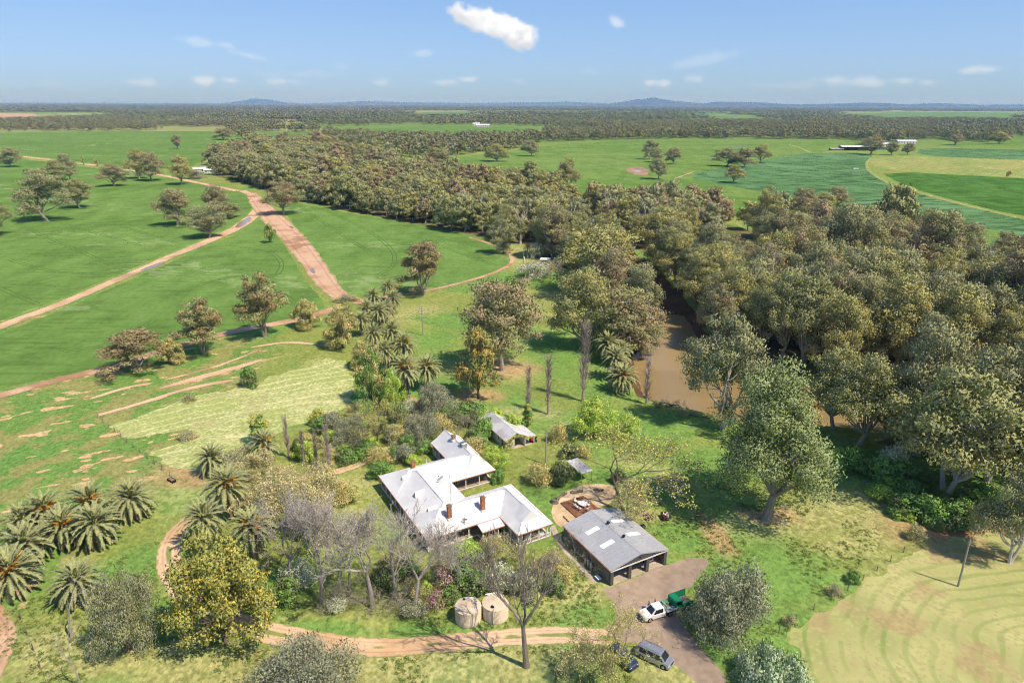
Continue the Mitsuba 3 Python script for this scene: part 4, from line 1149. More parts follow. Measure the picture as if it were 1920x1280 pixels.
for k, v in enumerate((5.9, 5.2, 4.5)):
    t = thing('gas_bottle', ('far gas bottle of three against the garage side', 'middle gas bottle of three against the garage side', 'near gas bottle of three against the garage side')[k], 'gas bottle')
    add('cylinder', lathe([(.17, 0), (.2, .06), (.2, 1.15), (.15, 1.3), (.07, 1.36)], 14), 'm_metal', GT @ frame((-.42, v), 0), t)
    add('collar', lathe([(.1, 1.34), (.12, 1.36), (.12, 1.5), (.1, 1.5)], 12), 'm_metal', GT @ frame((-.42, v), 0), t)
t = thing('cool_box', 'white and blue cool box by the front corner of the garage', 'cool box')
add('tub', hull([(-1.05 + a, 1.6 + b, z) for a, b, z in ((0, 0, 0), (.5, 0, 0), (0, .9, 0), (.5, .9, 0), (-.04, -.04, .42), (.54, -.04, .42), (-.04, .94, .42), (.54, .94, .42))]), 'm_blue', GT, t)
add('lid', box(-1.1, -.5, 1.55, 2.55, .42, .52), 'm_car_white', GT, t)
t = thing('wheelie_bin', 'dark green wheelie bin beside the garage rear corner', 'bin')
BT = frame((22.20,98.46), 25)
add('body', hull([(a * .26, b * .3, 0.05) for a in (-1, 1) for b in (-1, 1)] + [(a * .31, b * .37, 1.0) for a in (-1, 1) for b in (-1, 1)]), 'm_green_door', BT, t)
add('lid', hull([(a * .33, b * .39, 1.0) for a in (-1, 1) for b in (-1, 1)] + [(a * .28, b * .3, 1.1) for a in (-1, 1) for b in (-1, 1)]), 'm_black', BT, t)
for s in (-1, 1):
    add('wheel', [trimesh.Trimesh(*tube([(s * .3, .33, .1), (s * .36, .33, .1)], .1, 10))], 'm_tyre', BT, t)

# ------------------------------------------------------------------ the white cottage
CT = frame((-1.13,126.23), 28)
cot = thing('cottage', 'small white cottage with a gabled iron roof and a creeper on its front', 'cottage')
CW, CD = 4.6, 11.4
for s, (a, b, za, zb) in enumerate(((-.35, CW / 2, 2.35, 3.65), (CW / 2, CW + .1, 3.65, 2.5))):
    add('roof', hull([(a, v, za + d) for v in (-.35, CD + .3) for d in (0, .07)] + [(b, v, zb + d) for v in (-.35, CD + .3) for d in (0, .07)]), 'm_roof_old', CT, cot)
add('ridge_cap', rod((CW / 2, -.36, 3.72), (CW / 2, CD + .31, 3.72), .08), 'm_roof', CT, cot)
lt = add('lean_to_roof', hull([(CW + .1, v, 2.5 + d) for v in (-.5, 5.2) for d in (-.06, 0)] + [(CW + 2.3, v, 2.12 + d) for v in (-.5, 5.2) for d in (-.06, 0)]), 'm_roof_old', CT, cot)
wl = add('walls', [box(0, .2, 0, CD, 0, 2.4), box(CW - .2, CW, 0, CD, 0, 2.4), box(.2, CW - .2, CD - .2, CD, 0, 2.4), box(.2, 2.0, 0, .2, 0, 2.4), hull([(u, v, z) for v in (0, .2) for u, z in ((.02, 2.4), (CW - .02, 2.4), (CW / 2, 3.6))]), hull([(u, v, z) for v in (CD - .2, CD) for u, z in ((.02, 2.4), (CW - .02, 2.4), (CW / 2, 3.6))])], 'm_wall', CT, cot)
add('carport_wall', [box(2.0, CW - .2, 3.4, 3.55, 0, 2.4)], 'm_wall', CT, cot)
add('floor', box(.2, CW + 1.9, .1, CD - .2, 0, .06), 'm_concrete', CT, cot)
for v in (.1, 2.6, 5.0):
    add('carport_post', box(CW + 2.05, CW + 2.17, v, v + .12, 0, 2.1), 'm_white', CT, cot)
for v in (2.9, 6.6):
    k = add('window', [box(-.05, 0, v, v + .08, .9, 1.95), box(-.05, 0, v + .72, v + .8, .9, 1.95), box(-.05, 0, v + .08, v + .72, .9, .98), box(-.05, 0, v + .08, v + .72, 1.87, 1.95)], 'm_white', CT, cot)
    add('pane', box(-.02, 0, v + .08, v + .72, .98, 1.87), 'm_glass', CT, k)
add('door', box(-.05, 0, 1.2, 2.1, .05, 2.05), 'm_green_door', CT, cot)
add('gutter', box(-.43, -.35, -.35, CD + .3, 2.28, 2.38), 'm_gutter', CT, cot)
rng = np.random.default_rng(31)
pts = [(rng.uniform(-.1, 1.5), -.12, rng.uniform(0, 2.2)) for _ in range(26)] + [(u, -.15, 2.3 + (1.2 - abs(u - CW / 2) / (CW / 2) * 1.2) * rng.uniform(.5, 1)) for u in rng.uniform(-.2, CW - .6, 60)] + [(-.1, rng.uniform(-.1, .5), rng.uniform(.4, 2.4)) for _ in range(16)]
x = leaf_cloud(rng, pts, np.full(len(pts), .30), 2600, .2, .7, [*STRAW, *LIME, (.24, .17, .13)], .3, .9)
key = fresh('wall_creeper')
sticks = join([tube([(rng.uniform(.0, 1.0), -.08, 0), (rng.uniform(0, 1.0), -.1, 1.1), (rng.uniform(0, 2), -.1, 2.6)], [.05, .035, .02], 4) for _ in range(16)])
scene[key + '__stems'] = {**plant_ply(*sticks, np.tile([.38, .29, .25], (len(sticks[0]), 1))), 'to_world': T4(CT)}
scene[key + '__leaves'] = {**plant_ply(*x), 'to_world': T4(CT)}
note(key, 'straggling creeper climbing the white front gable of the cottage', 'creeper')
t = thing('ride_on_mower', 'red and black ride-on mower parked beside the cottage', 'mower')
MT = frame((4.63,130.54), 110)
add('bonnet', hull([(a * .3, b, z) for a in (-1, 1) for b, z in ((.1, .35), (.85, .35), (.1, .85), (.8, .72))]), 'm_red', MT, t)
add('deck', hull([(a * .55, b, z) for a in (-1, 1) for b in (-.5, .3) for z in (.12, .28)]), 'm_black', MT, t)
add('seat', [hull([(a * .25, b, z) for a in (-1, 1) for b in (-.6, -.15) for z in (.55, .65)]), hull([(a * .24, b, z) for a in (-1, 1) for b, z in ((-.6, .6), (-.5, .6), (-.72, 1.05), (-.62, 1.05))])], 'm_black', MT, t)
for a, b, r in ((-.4, .6, .18), (.4, .6, .18), (-.42, -.45, .26), (.42, -.45, .26)):
    add('wheel', [trimesh.Trimesh(*tube([(a - .09, b, r), (a - .085, b, r), (a + .085, b, r), (a + .09, b, r)], [.02, r, r, .02], 14))], 'm_tyre', MT, t)

# open tin shelter on the lawn
ST = frame((10.88,117.74), 28)
t = thing('tin_shelter', 'open shelter with a flat iron roof on thin posts', 'shelter')
rf = add('roof', hull([(u, v, 2.2 + .05 * v / 6 + d) for u, v in ((0, -5.0), (2.6, -5.0), (0, .4), (2.6, .4)) for d in (0, .07)]), 'm_roof_old', ST, t)
add('ribs', [box(.05, 2.55, v, v + .05, 2.27, 2.31) for v in np.arange(-4.9, .4, .5)], 'm_roof_old', ST, rf)
for u in (.15, 2.45):
    for v in (-4.8, -2.3, .2):
        add('post', rod((u, v, 0), (u, v, 2.2), .05), 'm_wood', ST, t)
# small tin shed by the woodland
t = thing('tin_shed', 'small pale tin shed at the edge of the woodland', 'shed')
TT = frame((14.24,295.53), -12)
add('walls', box(-2.1, 2.1, -.2, 3.4, 0, 3.0), 'm_metal', TT, t)
add('roof', hull([(a * 2.3, b, z + d) for a in (-1, 1) for b, z in ((-.4, 3.0), (3.6, 3.25)) for d in (.01, .09)]), 'm_roof', TT, t)
add('door', box(-.6, .6, -.25, -.2, .05, 2.2), 'm_roof_old', TT, t)

# ------------------------------------------------------------------ water tanks
for k, (px, lab) in enumerate((((-5.96,77.32), 'left one of two tan corrugated water tanks, with a white pipe end on top'), ((-2.18,78.07), 'right one of two tan corrugated water tanks, with a round hatch'))):
    t = thing('water_tank', lab, 'water tank')
    M = frame(px, 20)
    prof = [(1.80, 0)]
    for q in range(12):
        z = .05 + q * .175
        prof += [(1.80, z), (1.84, z + .045), (1.84, z + .12), (1.80, z + .165)]
    add('wall', lathe(prof + [(1.80, 2.2)], 40), 'm_tank', M, t, smooth=35)
    add('lid', lathe([(1.86, 2.2), (1.86, 2.26), (1.2, 2.42), (.3, 2.6), (.05, 2.62)], 40), 'm_tank', M, t, smooth=35)
    add('lid_rib', [rod((math.cos(a) * .3, math.sin(a) * .3, 2.60), (math.cos(a) * 1.82, math.sin(a) * 1.82, 2.27), .035) for a in np.arange(16) * np.pi / 8], 'm_tank', M, t)
    if k == 0:
        add('hatch', cyl(-.2, 1.25, 2.4, 2.5, .2), 'm_black', M, t)
        add('pipe', rod((.1, 1.55, 2.42), (1.4, 1.0, 2.42), .10, 10), 'm_white', M, t)
    else:
        add('hatch', [cyl(-.75, -.9, 2.36, 2.46, .26), cyl(-.75, -.9, 2.46, 2.5, .2)], 'm_black', M, t)
        add('pipe', rod((-.85, -1.75, 0), (-.85, -1.75, 2.25), .06, 8), 'm_white', M, t)
        add('inlet_pipe', rod((-.9, 1.9, 2.35), (.9, 1.75, 2.35), .09, 8), 'm_white', M, t)
a, b = np.array((-5.96,77.32)), np.array((-2.18,78.07))
d = (b - a) / np.linalg.norm(b - a)
t = add('link_pipe', rod((*(a + d * 1.7), 2.0), (*(b - d * 1.7), 2.0), .08, 8), 'm_white', label='white pipe joining the two water tanks', cat='pipe')

# ------------------------------------------------------------------ vehicles
def wheel(parent, M, x, y, r, w=.22):
    s = 1 if y > 0 else -1
    k = add('wheel', [trimesh.Trimesh(*tube([(x, y - w / 2, r), (x, y - w / 2 + .01, r), (x, y + w / 2 - .01, r), (x, y + w / 2, r)], [r * .6, r, r, r * .6], 20))], 'm_tyre', M, parent)
    add('rim', [trimesh.Trimesh(*tube([(x, y + s * (w / 2 - .03), r), (x, y + s * (w / 2 + .012), r)], [r * .62, r * .55], 16)), cyl(0, 0, -.01, .01, r * .55, 16).apply_transform(np.array([[1, 0, 0, x], [0, 0, 1, y + s * w / 2], [0, 1, 0, r], [0, 0, 0, 1.0]]))], 'm_metal', M, k)


def rounded(pts, r=.07):
    """Convex body with soft edges: the hull of small balls."""
    ball = m3.Manifold.sphere(r, 10)
    return tm(m3.Manifold.batch_hull([ball.translate(tuple(p)) for p in pts]))


def body_shell(sec):
    """Sections (x, half width, z low, z high)."""
    pts = [(x, s * w, z) for x, w, z0, z1 in sec for s in (-1, 1) for z in (z0, z1)]
    return rounded(pts)


def car(name, xy, deg, paint, label, L=4.8, Wd=1.85, Hh=1.8, cab=(-2.2, 1.0), hood=1.02, rail=True, ute=False):
    M = frame(xy, deg)
    t = thing(name, label, 'car' if not ute else 'utility truck')
    h, w = L / 2, Wd / 2
    hf, hr = .62 * L / 2 + .03, -.60 * L / 2
    low = body_shell([(-h + .08, w - .12, .42, hood - .05), (h - .30, w - .14, .42, hood - .14), (h - .10, w - .35, .45, hood - .32), (0, w - .07, .36, hood - .08), (-h + .5, w - .07, .38, hood - .06), (h - .9, w - .08, .38, hood - .08)]) if not ute else body_shell([(-.75, w - .07, .45, hood - .06), (h - .30, w - .14, .45, hood - .12), (h - .10, w - .35, .48, hood - .3), (.3, w - .07, .42, hood - .06), (h - .9, w - .08, .42, hood - .06)])
    arches = m3.Manifold.cylinder(4, .43, .43, 24).translate((0, 0, -2)).rotate((90, 0, 0))
    lm = m3.Manifold(m3.Mesh(np.asarray(low.vertices, np.float32), np.asarray(low.faces, np.uint32)))
    for x in (hf, hr):
        lm = lm - (arches ^ m3.Manifold.cube((1.2, .36, 1.2)).translate((-.6, w - .28, -.6))).translate((x, 0, .36)) - (arches ^ m3.Manifold.cube((1.2, .36, 1.2)).translate((-.6, -w - .08, -.6))).translate((x, 0, .36))
    add('body', lm, paint, M, t, smooth=30)
    c0, c1 = cab
    add('cabin', rounded([(c0 + .05, s * (w - .12), hood - .1) for s in (-1, 1)] + [(c1 + .75, s * (w - .16), hood - .1) for s in (-1, 1)] + [(c0 + .22, s * (w - .28), Hh - .08) for s in (-1, 1)] + [(c1 - .05, s * (w - .28), Hh - .08) for s in (-1, 1)], .06), paint, M, t, smooth=30)
    q = lambda f, lo, hi: lo + (hi - lo) * f
    e = .068
    ws = [(q(f, c1 + .75, c1 - .05) + e * .75, s * q(f, w - .24, w - .34), q(f, hood - .1, Hh - .08) + e * .7) for f in (.16, .92) for s in (-1, 1)]
    add('windscreen', hull(ws + [(x - .03, y, z - .03) for x, y, z in ws]), 'm_glass', M, t)
    rw = [(q(f, c0 + .05, c0 + .22) - e, s * q(f, w - .22, w - .36), q(f, hood - .1, Hh - .08)) for f in (.22, .9) for s in (-1, 1)]
    add('rear_window', hull(rw + [(x + .03, y, z) for x, y, z in rw]), 'm_glass', M, t)
    cuts = np.linspace(c0 + .28, c1 + .45, 4 if not ute else 2)
    for s in (-1, 1):
        for a, b in zip(cuts[:-1], cuts[1:]):
            top = lambda x: min(x, c1 - .02)
            pts = [(a + .05, s * (w - .135 + e * .95), hood + .02), (b - .03, s * (w - .135 + e * .95), hood + .02), (a + .07, s * (w - .262 + e * .95), Hh - .15), (top(b - .05), s * (w - .262 + e * .95), Hh - .15)]
            add('side_window', hull(pts + [(x, y - s * .03, z) for x, y, z in pts]), 'm_glass', M, t)
        add('headlight', rounded([(h - .10, s * (w - .36), hood - .34), (h - .22, s * (w - .16), hood - .30), (h - .14, s * (w - .36), hood - .22), (h - .3, s * (w - .15), hood - .2)], .05), 'm_skylight', M, t)
        add('mirror', rounded([(c1 + .45, s * (w + .02), hood + .1), (c1 + .5, s * (w + .14), hood + .1), (c1 + .45, s * (w + .02), hood + .2), (c1 + .5, s * (w + .14), hood + .2)], .03), paint, M, t)
        if not ute:
            add('tail_light', box(-h + .0, -h + .08, s * (w - .2) - .08, s * (w - .2) + .08, .75, 1.05), 'm_red', M, t)
        if rail:
            add('roof_rail', [rod((c0 + .4, s * (w - .36), Hh + .06), (c1 - .25, s * (w - .36), Hh + .06), .025)] + [rod((x, s * (w - .36), Hh - .04), (x, s * (w - .36), Hh + .06), .02) for x in (c0 + .42, c1 - .27)], 'm_metal', M, t)
        for x in (hf, hr):
            wheel(t, M, x, s * (w - .12), .36)
    add('grille', rounded([(h - .06, a, z) for a in (-.45, .45) for z in (hood - .36, hood - .2)], .03), 'm_black', M, t)
    add('bumper', rounded([(h - .04, -w + .32, .46), (h - .04, w - .32, .46), (h - .2, -w + .14, .46), (h - .2, w - .14, .46), (h - .04, -w + .32, .58), (h - .04, w - .32, .58)], .06), paint if not ute else 'm_black', M, t)
    return t, M, h, w


g0, g1 = np.array((16.93,71.26)), np.array((20.32,68.84))
car('parked_car', (g0 + g1) / 2, math.degrees(math.atan2(*(g1 - g0)[::-1])), 'm_car_silver', 'silver four-wheel-drive wagon with roof rails on the gravel edge', 4.9, 1.9, 1.85)
g1 = np.array((15.44,68.56)); g0 = np.array((13.45,71.34))
car('parked_car', (g0 + g1) / 2, math.degrees(math.atan2(*(g1 - g0)[::-1])), 'm_car_navy', 'dark blue car half hidden under the spindly tree', 4.6, 1.8, 1.55, (-1.9, .7), .95, False)
car('parked_car', tuple((GT @ [8.6, 3.6, 0, 1])[:2]), 28.6 - 90, 'm_car_white', 'white car standing in the right bay of the garage', 4.6, 1.8, 1.6, (-2.0, .8), .98, False)
g1, g0 = np.array((18.29,77.29)), np.array((22.85,79.13))
ud = math.degrees(math.atan2(*(g1 - g0)[::-1]))
t, M, h, w = car('farm_ute', (g0 + g1) / 2, ud, 'm_car_white', 'white tray-back ute with open far doors and a green box on its tray', 5.4, 1.85, 1.78, (-.75, .75), 1.05, False, True)
tr = add('tray', [box(-h, -.95, -.95, .95, .86, .94)], 'm_metal', M, t)
for a, b, c, d in ((-h, -.95, .91, .95), (-h, -.95, -.95, -.91), (-h, -h + .04, -.91, .91)):
    add('dropside', box(a, b, c, d, .945, 1.22), 'm_car_white', M, tr)
add('headboard', [rod((-.98, s * .85, .94), (-.98, s * .85, 1.9), .035) for s in (-1, 1)] + [rod((-.98, -.85, z), (-.98, .85, z), .03) for z in (1.35, 1.9)], 'm_car_white', M, tr)
add('chassis', [box(-h + .1, -.5, s * .4 - .05, s * .4 + .05, .5, .85) for s in (-1, 1)], 'm_black', M, t)
for x in (.75, -.25):
    add('open_door', hull([(x, -.92, .55), (x, -.92, 1.6), (x - .35, -1.75, .55), (x - .35, -1.6, 1.55), (x - .05, -.92, .55), (x - .40, -1.75, .55), (x - .05, -.92, 1.6), (x - .40, -1.6, 1.55)]), 'm_wall_dark', M, t)
t = thing('tool_box', 'green metal box on the tray of the white ute', 'box')
add('case', box(-1.95, -1.05, -.85, -.1, .95, 1.5), 'm_tray_green', M, t)
add('lid', box(-1.97, -1.03, -.87, -.08, 1.5, 1.56), 'm_tray_green', M, t)
rng = np.random.default_rng(4)
for k, (x, y) in enumerate(((-2.3, .4), (-1.6, .5), (-2.3, -.4))):
    t = thing('load_bundle', ('grey bundle at the back of the ute tray', 'pale sack near the front of the ute tray', 'brown bundle beside the tailboard of the ute')[k], 'bundle')
    add('sack', rounded([(x + rng.uniform(-.25, .25), y + rng.uniform(-.22, .22), .95 + rng.uniform(.05, .3)) for _ in range(9)], .06), ('m_metal', 'm_white', 'm_wood')[k], M, t)
# green spray trailer behind the ute
t = thing('farm_trailer', 'high-sided dark green trailer behind the ute, under the pepper tree', 'trailer')
M = frame((24.13,79.84), ud + 4)
bed = add('bed', hull([(a, b, z) for a in (-1.6, 1.5) for b in (-.9, .9) for z in (.75, .85)]), 'm_trailer', M, t)
for a, b, c, d, z in ((1.46, 1.52, -.9, .9, 2.0), (-1.6, 1.46, -.95, -.89, 2.1), (-1.6, 1.46, .89, .95, 1.4), (.35, .41, -.89, .89, 2.0)):
    add('side', box(a, b, c, d, .85, z), 'm_trailer', M, t)
add('load', hull([(a, b, z) for a in (-1.5, .3) for b in (-.8, .8) for z in (.86, 1.05)]), 'm_wood', M, t)
add('hopper_lid', hull([(a, b, 1.9 + .1 * a) for a in (.42, 1.45) for b in (-.88, .88)] + [(a, b, 1.94 + .1 * a) for a in (.42, 1.45) for b in (-.88, .88)]), 'm_trailer', M, t)
add('drawbar', [rod((1.5, -.4, .7), (2.4, 0, .6), .05), rod((1.5, .4, .7), (2.4, 0, .6), .05)], 'm_red', M, t)
for s in (-1, 1):
    wheel(t, M, -.3, s * 1.02, .4)
# garden trailer with a load, on the lawn
t = thing('garden_trailer', 'small box trailer heaped with white bags and a red can on the lawn', 'trailer')
M = frame((26.81,101.94), 100)
add('tray', [box(-.9, .9, -.65, .65, .45, .52), box(-.9, -.86, -.65, .65, .52, .85), box(.86, .9, -.65, .65, .52, .85), box(-.86, .86, -.65, -.61, .52, .85), box(-.86, .86, .61, .65, .52, .85)], 'm_wall_dark', M, t)
add('drawbar', [rod((-.9, 0, .45), (-1.7, 0, .42), .05)], 'm_metal', M, t)
for s in (-1, 1):
    wheel(t, M, 0, s * .75, .28, .16)
for k, (x, y, c) in enumerate(((.4, .3, 'm_white'), (.35, -.3, 'm_white'), (-.1, .15, 'm_car_white'), (-.45, -.2, 'm_stone'), (-.35, .35, 'm_red'), (.1, -.25, 'm_metal'), (-.6, .1, 'm_wood'))):
    q = thing('trailer_bag', ('white bag at the far left of the garden trailer', 'white bag at the far right of the garden trailer', 'bright white bag in the middle of the garden trailer', 'pinkish sack at the near right of the garden trailer', 'red can on the garden trailer', 'grey tin on the right of the garden trailer', 'brown crate at the near end of the garden trailer')[k], 'bag')
    add('body', rounded([(x + rng.uniform(-.22, .22), y + rng.uniform(-.2, .2), .58 + rng.uniform(.0, .5)) for _ in range(10)], .05), c, M, q)

# ------------------------------------------------------------------ terrace, deck, logs, table
DT = frame((11.65,101.36), 28.6 + 90)
t = thing('timber_deck', 'red-brown timber deck on the terrace behind the garage', 'deck')
fr = add('frame', [box(-.3, 5.9, -5.0, -4.94, 0, .2), box(-.3, 5.9, -.06, 0, 0, .2), box(-.3, -.24, -4.94, -.06, 0, .2), box(5.84, 5.9, -4.94, -.06, 0, .2)], 'm_deck', DT, t)
for k, y in enumerate(np.arange(-4.98, -.05, .19)):
    add('plank', box(-.3, 5.9, y, y + .17, .203, .235), 'm_deck', DT, t)
for k, (p, q, lab) in enumerate((((8.24,107.56), (10.17,110.09), 'pale split log at the left of the terrace'), ((10.95,109.91), (13.19,110.66), 'fallen log along the back of the terrace'), ((15.44,111.23), (17.16,110.69), 'grey log under the spreading tree'), ((9.05,102.47), (10.02,100.55), 'short thin log on the sandy terrace'), ((25.31,107.68), (27.03,106.64), 'log half hidden right of the spreading tree'))):
    p, q = np.array(p), np.array(q)
    n = 7
    s = np.linspace(0, 1, n)[:, None]
    P3 = np.column_stack([p + (q - p) * s, np.full(n, .22 if k != 3 else .12)])
    P3[:, :2] += rng.normal(size=(n, 2)) * .05
    v, f = tube(np.vstack([P3[:1], P3, P3[-1:]]), np.concatenate([[.01], (.27 if k != 3 else .12) * (1 + .12 * rng.normal(size=n)), [.01]]), 9)
    t = thing('log', lab, 'log')
    add('trunk', (v, f), 'm_wood', None, t)
t = thing('garden_stump', 'weathered hollow stump at the left end of the terrace', 'stump')
add('wood', lathe([(.75, 0), (.62, .3), (.58, .75), (.45, .8), (.4, .5), (.1, .45)], 11), 'm_wood', frame((7.82,106.85), 0), t)
TB = DT @ frame((2.9, -2.6), 8, .24)
t = thing('outdoor_table', 'white oval garden table on the timber deck', 'table')
a = np.arange(20) * 2 * np.pi / 20
add('top', loft([np.stack([1.0 * np.cos(a), .6 * np.sin(a), np.full(20, z)], 1) for z in (.69, .74)]), 'm_white', TB, t)
for sx in (-1, 1):
    for sy in (-1, 1):
        add('leg', rod((sx * .6, sy * .3, 0), (sx * .55, sy * .28, .69), .03), 'm_white', TB, t)
for k, (x, y, d) in enumerate(((-.6, -1.0, 0), (.1, -1.05, 0), (.7, -1.0, 0), (-.6, 1.0, 180), (.1, 1.05, 180), (.7, 1.0, 180), (1.6, 0, 90), (-1.6, 0, -90))):
    q = thing('garden_chair', ('left white garden chair on the near side of the table', 'middle white garden chair on the near side of the table', 'right white garden chair on the near side of the table', 'left white garden chair on the far side of the table', 'middle white garden chair on the far side of the table', 'right white garden chair on the far side of the table', 'white garden chair at the far head of the table', 'white garden chair at the near head of the table')[k], 'chair', 'white chairs round the deck table')
    M = TB @ frame((x, y), d)
    add('seat', box(-.24, .24, -.22, .24, .42, .46), 'm_white', M, q)
    add('backrest', [box(-.24, .24, -.26, -.22, .42, .5), box(-.24, .24, -.28, -.24, .78, .88)] + [box(u - .03, u + .03, -.27, -.23, .5, .78) for u in (-.18, -.06, .06, .18)], 'm_white', M, q)
    for sx in (-1, 1):
        for sy in (-1, 1):
            add('leg', rod((sx * .22, sy * .2, 0), (sx * .2, sy * .19, .42), .022), 'm_white', M, q)
t = thing('rock_pile', 'heap of pinkish rocks behind the garage', 'rocks')
for k in range(34):
    a, r = rng.random() * 6.28, 1.3 * rng.random() ** .6
    q = rng.normal(size=(9, 3)) * [.17, .17, .13]
    c = np.array([r * math.cos(a) * .8, r * math.sin(a) * 1.3, .12 + max(0, .55 - r * .4) * rng.random()])
    add('rock', hull(q + c), 'm_stone', frame((23.47,102.90), 30), t)
t = thing('bed_edging', 'ring of stones along the front of the island garden bed', 'stone edging')
for k, (x, y) in enumerate([(4.53,112.66), (5.12,112.29), (5.82,112.10), (6.52,112.11), (7.23,112.30), (8.05,112.69), (8.88,113.08), (3.85,113.42)]):
    add('stone', hull(rng.normal(size=(9, 3)) * [.22, .22, .14] + [x, y, .1]), 'm_stone', None, t)
t = thing('water_trough', 'black water trough at the paddock corner', 'trough')
M = frame((-64.56,113.69), -35)
add('tub', [box(-.9, .9, -.4, .4, 0, .08), box(-.9, -.83, -.4, .4, .08, .5), box(.83, .9, -.4, .4, .08, .5), box(-.83, .83, -.4, -.33, .08, .5), box(-.83, .83, .33, .4, .08, .5)], 'm_black', M, t)
add('water', box(-.83, .83, -.33, .33, .3, .42), 'm_puddle', M, t)
t = thing('upturned_tank', 'old brown tank lying in the shade of the white-limbed gum', 'tank')
add('shell', lathe([(.9, 0), (1.0, .1), (1.0, .9), (.85, 1.05), (.1, 1.1)], 18), 'm_wood', frame((69.90,110.88), 0), t)
t = thing('swing_frame', 'pale metal frame lying under the golden tree', 'frame')
add('bars', [rod((*(-9.95,150.20), .1), (*(-6.59,149.62), .1), .06), rod((*(-10.21,150.20), 0), (*(-10.21,150.20), 1.9), .06), rod((*(-10.21,150.20), 1.9), (*(-8.39,152.41), 1.9), .05)], 'm_metal', None, t)
t = thing('white_post', 'white tap post behind the cottage', 'post')
add('stake', rod((*(1.31,144.61), 0), (*(1.31,144.61), 1.5), .10), 'm_white', None, t)
add('arm', rod((*(1.06,144.60), 1.1), (*(1.31,144.61), 1.1), .07), 'm_white', None, t)

# ------------------------------------------------------------------ poles, wires, fences
def pole(xy, h, label, arms=0, deg=0, r=.16, thin=False):
    t = thing('power_pole', label, 'power pole')
    M = frame(xy, deg)
    add('shaft', [trimesh.Trimesh(*tube([(0, 0, -.2), (0, 0, h)], [r, r * .7], 8))], 'm_pole', M, t)
    for k in range(arms):
        z = h - .35 - .7 * k
        am = add('crossarm', box(-1.15, 1.15, -.07 + .12, .07 + .12, z, z + .14), 'm_pole', M, t)
        for x in (-1.0, -.4, .4, 1.0):
            add('insulator', cyl(x, .12, z + .14, z + .32, .06, 8), 'm_white', M, am)
    if not arms:
        add('cap', cyl(0, 0, h, h + .06, r * .8, 8), 'm_metal', M, t)
    return (*xy, h)


pa = pole((-27.61,200.36), 9.0, 'power pole with two crossarms on the grass right of the palm avenue', 2, 10)
pb = pole((6.81,120.75), 7.2, 'plain pole standing beside the island garden bed')
pc = pole((66.90,84.54), 8.3, 'leaning timber pole at the corner of the mown paddock')
pd = pole((4.62,281.41), 10.5, 'slim pole with a transformer near the tin shed', 1, 20, .13)
t = thing('pole_transformer', 'white transformer box hung on the slim pole', 'transformer')
add('tank', cyl(pd[0] + .35, pd[1], 6.2, 7.4, .35, 10), 'm_white', None, t)
add('bracket', rod((pd[0], pd[1], 6.9), (pd[0] + .3, pd[1], 6.9), .05), 'm_metal', None, t)


def wire(a, b, sag, label, r=.018):
    s = np.linspace(0, 1, 14)[:, None]
    p = np.array(a) + (np.array(b) - np.array(a)) * s
    p[:, 2] -= sag * 4 * (s * (1 - s))[:, 0]
    add('wire', tube(p, r, 4), 'm_wire', label=label, cat='wire')


cb = (CT @ [2.3, 2.0, 3.9, 1])[:3]
wire((pb[0], pb[1], 7.0), cb, .4, 'thin wire from the pole by the island bed to the cottage')
wire((pb[0], pb[1], 7.0), (HT @ [20, 13.9, 3.4, 1])[:3], .4, 'thin wire from the pole by the island bed to the homestead')
wire((pc[0], pc[1], 8.1), ((44.77,103.21)[0] + .4, (44.77,103.21)[1], 5.5), 1.0, 'thin wire from the tall dense gum to the timber pole')


def fence(pts, label, gap=4.0, h=1.15, wires=3, tall=.07):
    t = thing('wire_fence', label, 'fence')
    p = dense(np.asarray(pts, float), False, 99)
    seg = np.hypot(*np.diff(p, axis=0).T)
    s = np.concatenate([[0], np.cumsum(seg)])
    at = np.arange(0, s[-1], gap)
    xy = np.stack([np.interp(at, s, p[:, k]) for k in (0, 1)], 1)
    for x, y in xy:
        add('post', cyl(x, y, -.1, h * (.92 + .16 * ANY2.random()), tall, 5), 'm_wood', None, t)
    for k in range(wires):
        z = h * (.35 + .28 * k)
        add('wire', tube(np.column_stack([xy, np.full(len(xy), z)]), .006, 3), 'm_wire', None, t)


ANY2 = np.random.default_rng(3)
fence([(-94.4,141.2), (-79.0,127.2), (-64.6,114.5)], 'wire fence along the left end of the mown paddock', 3.5)
fence([(30.2,70.0), (34.6,73.5), (40.6,77.8), (51.1,84.3), (63.9,93.2), (67.4,96.4)], 'overgrown wire fence along the mown paddock at the right', 4.0)
fence([(-68.2,77.0), (-56.8,65.1)], 'wire fence at the bottom left beside the red track', 4.0)
fence([(-24.9,126.7), (-32.0,137.1), (-37.3,139.8)], 'low wire fence at the top of the garden', 3.5)
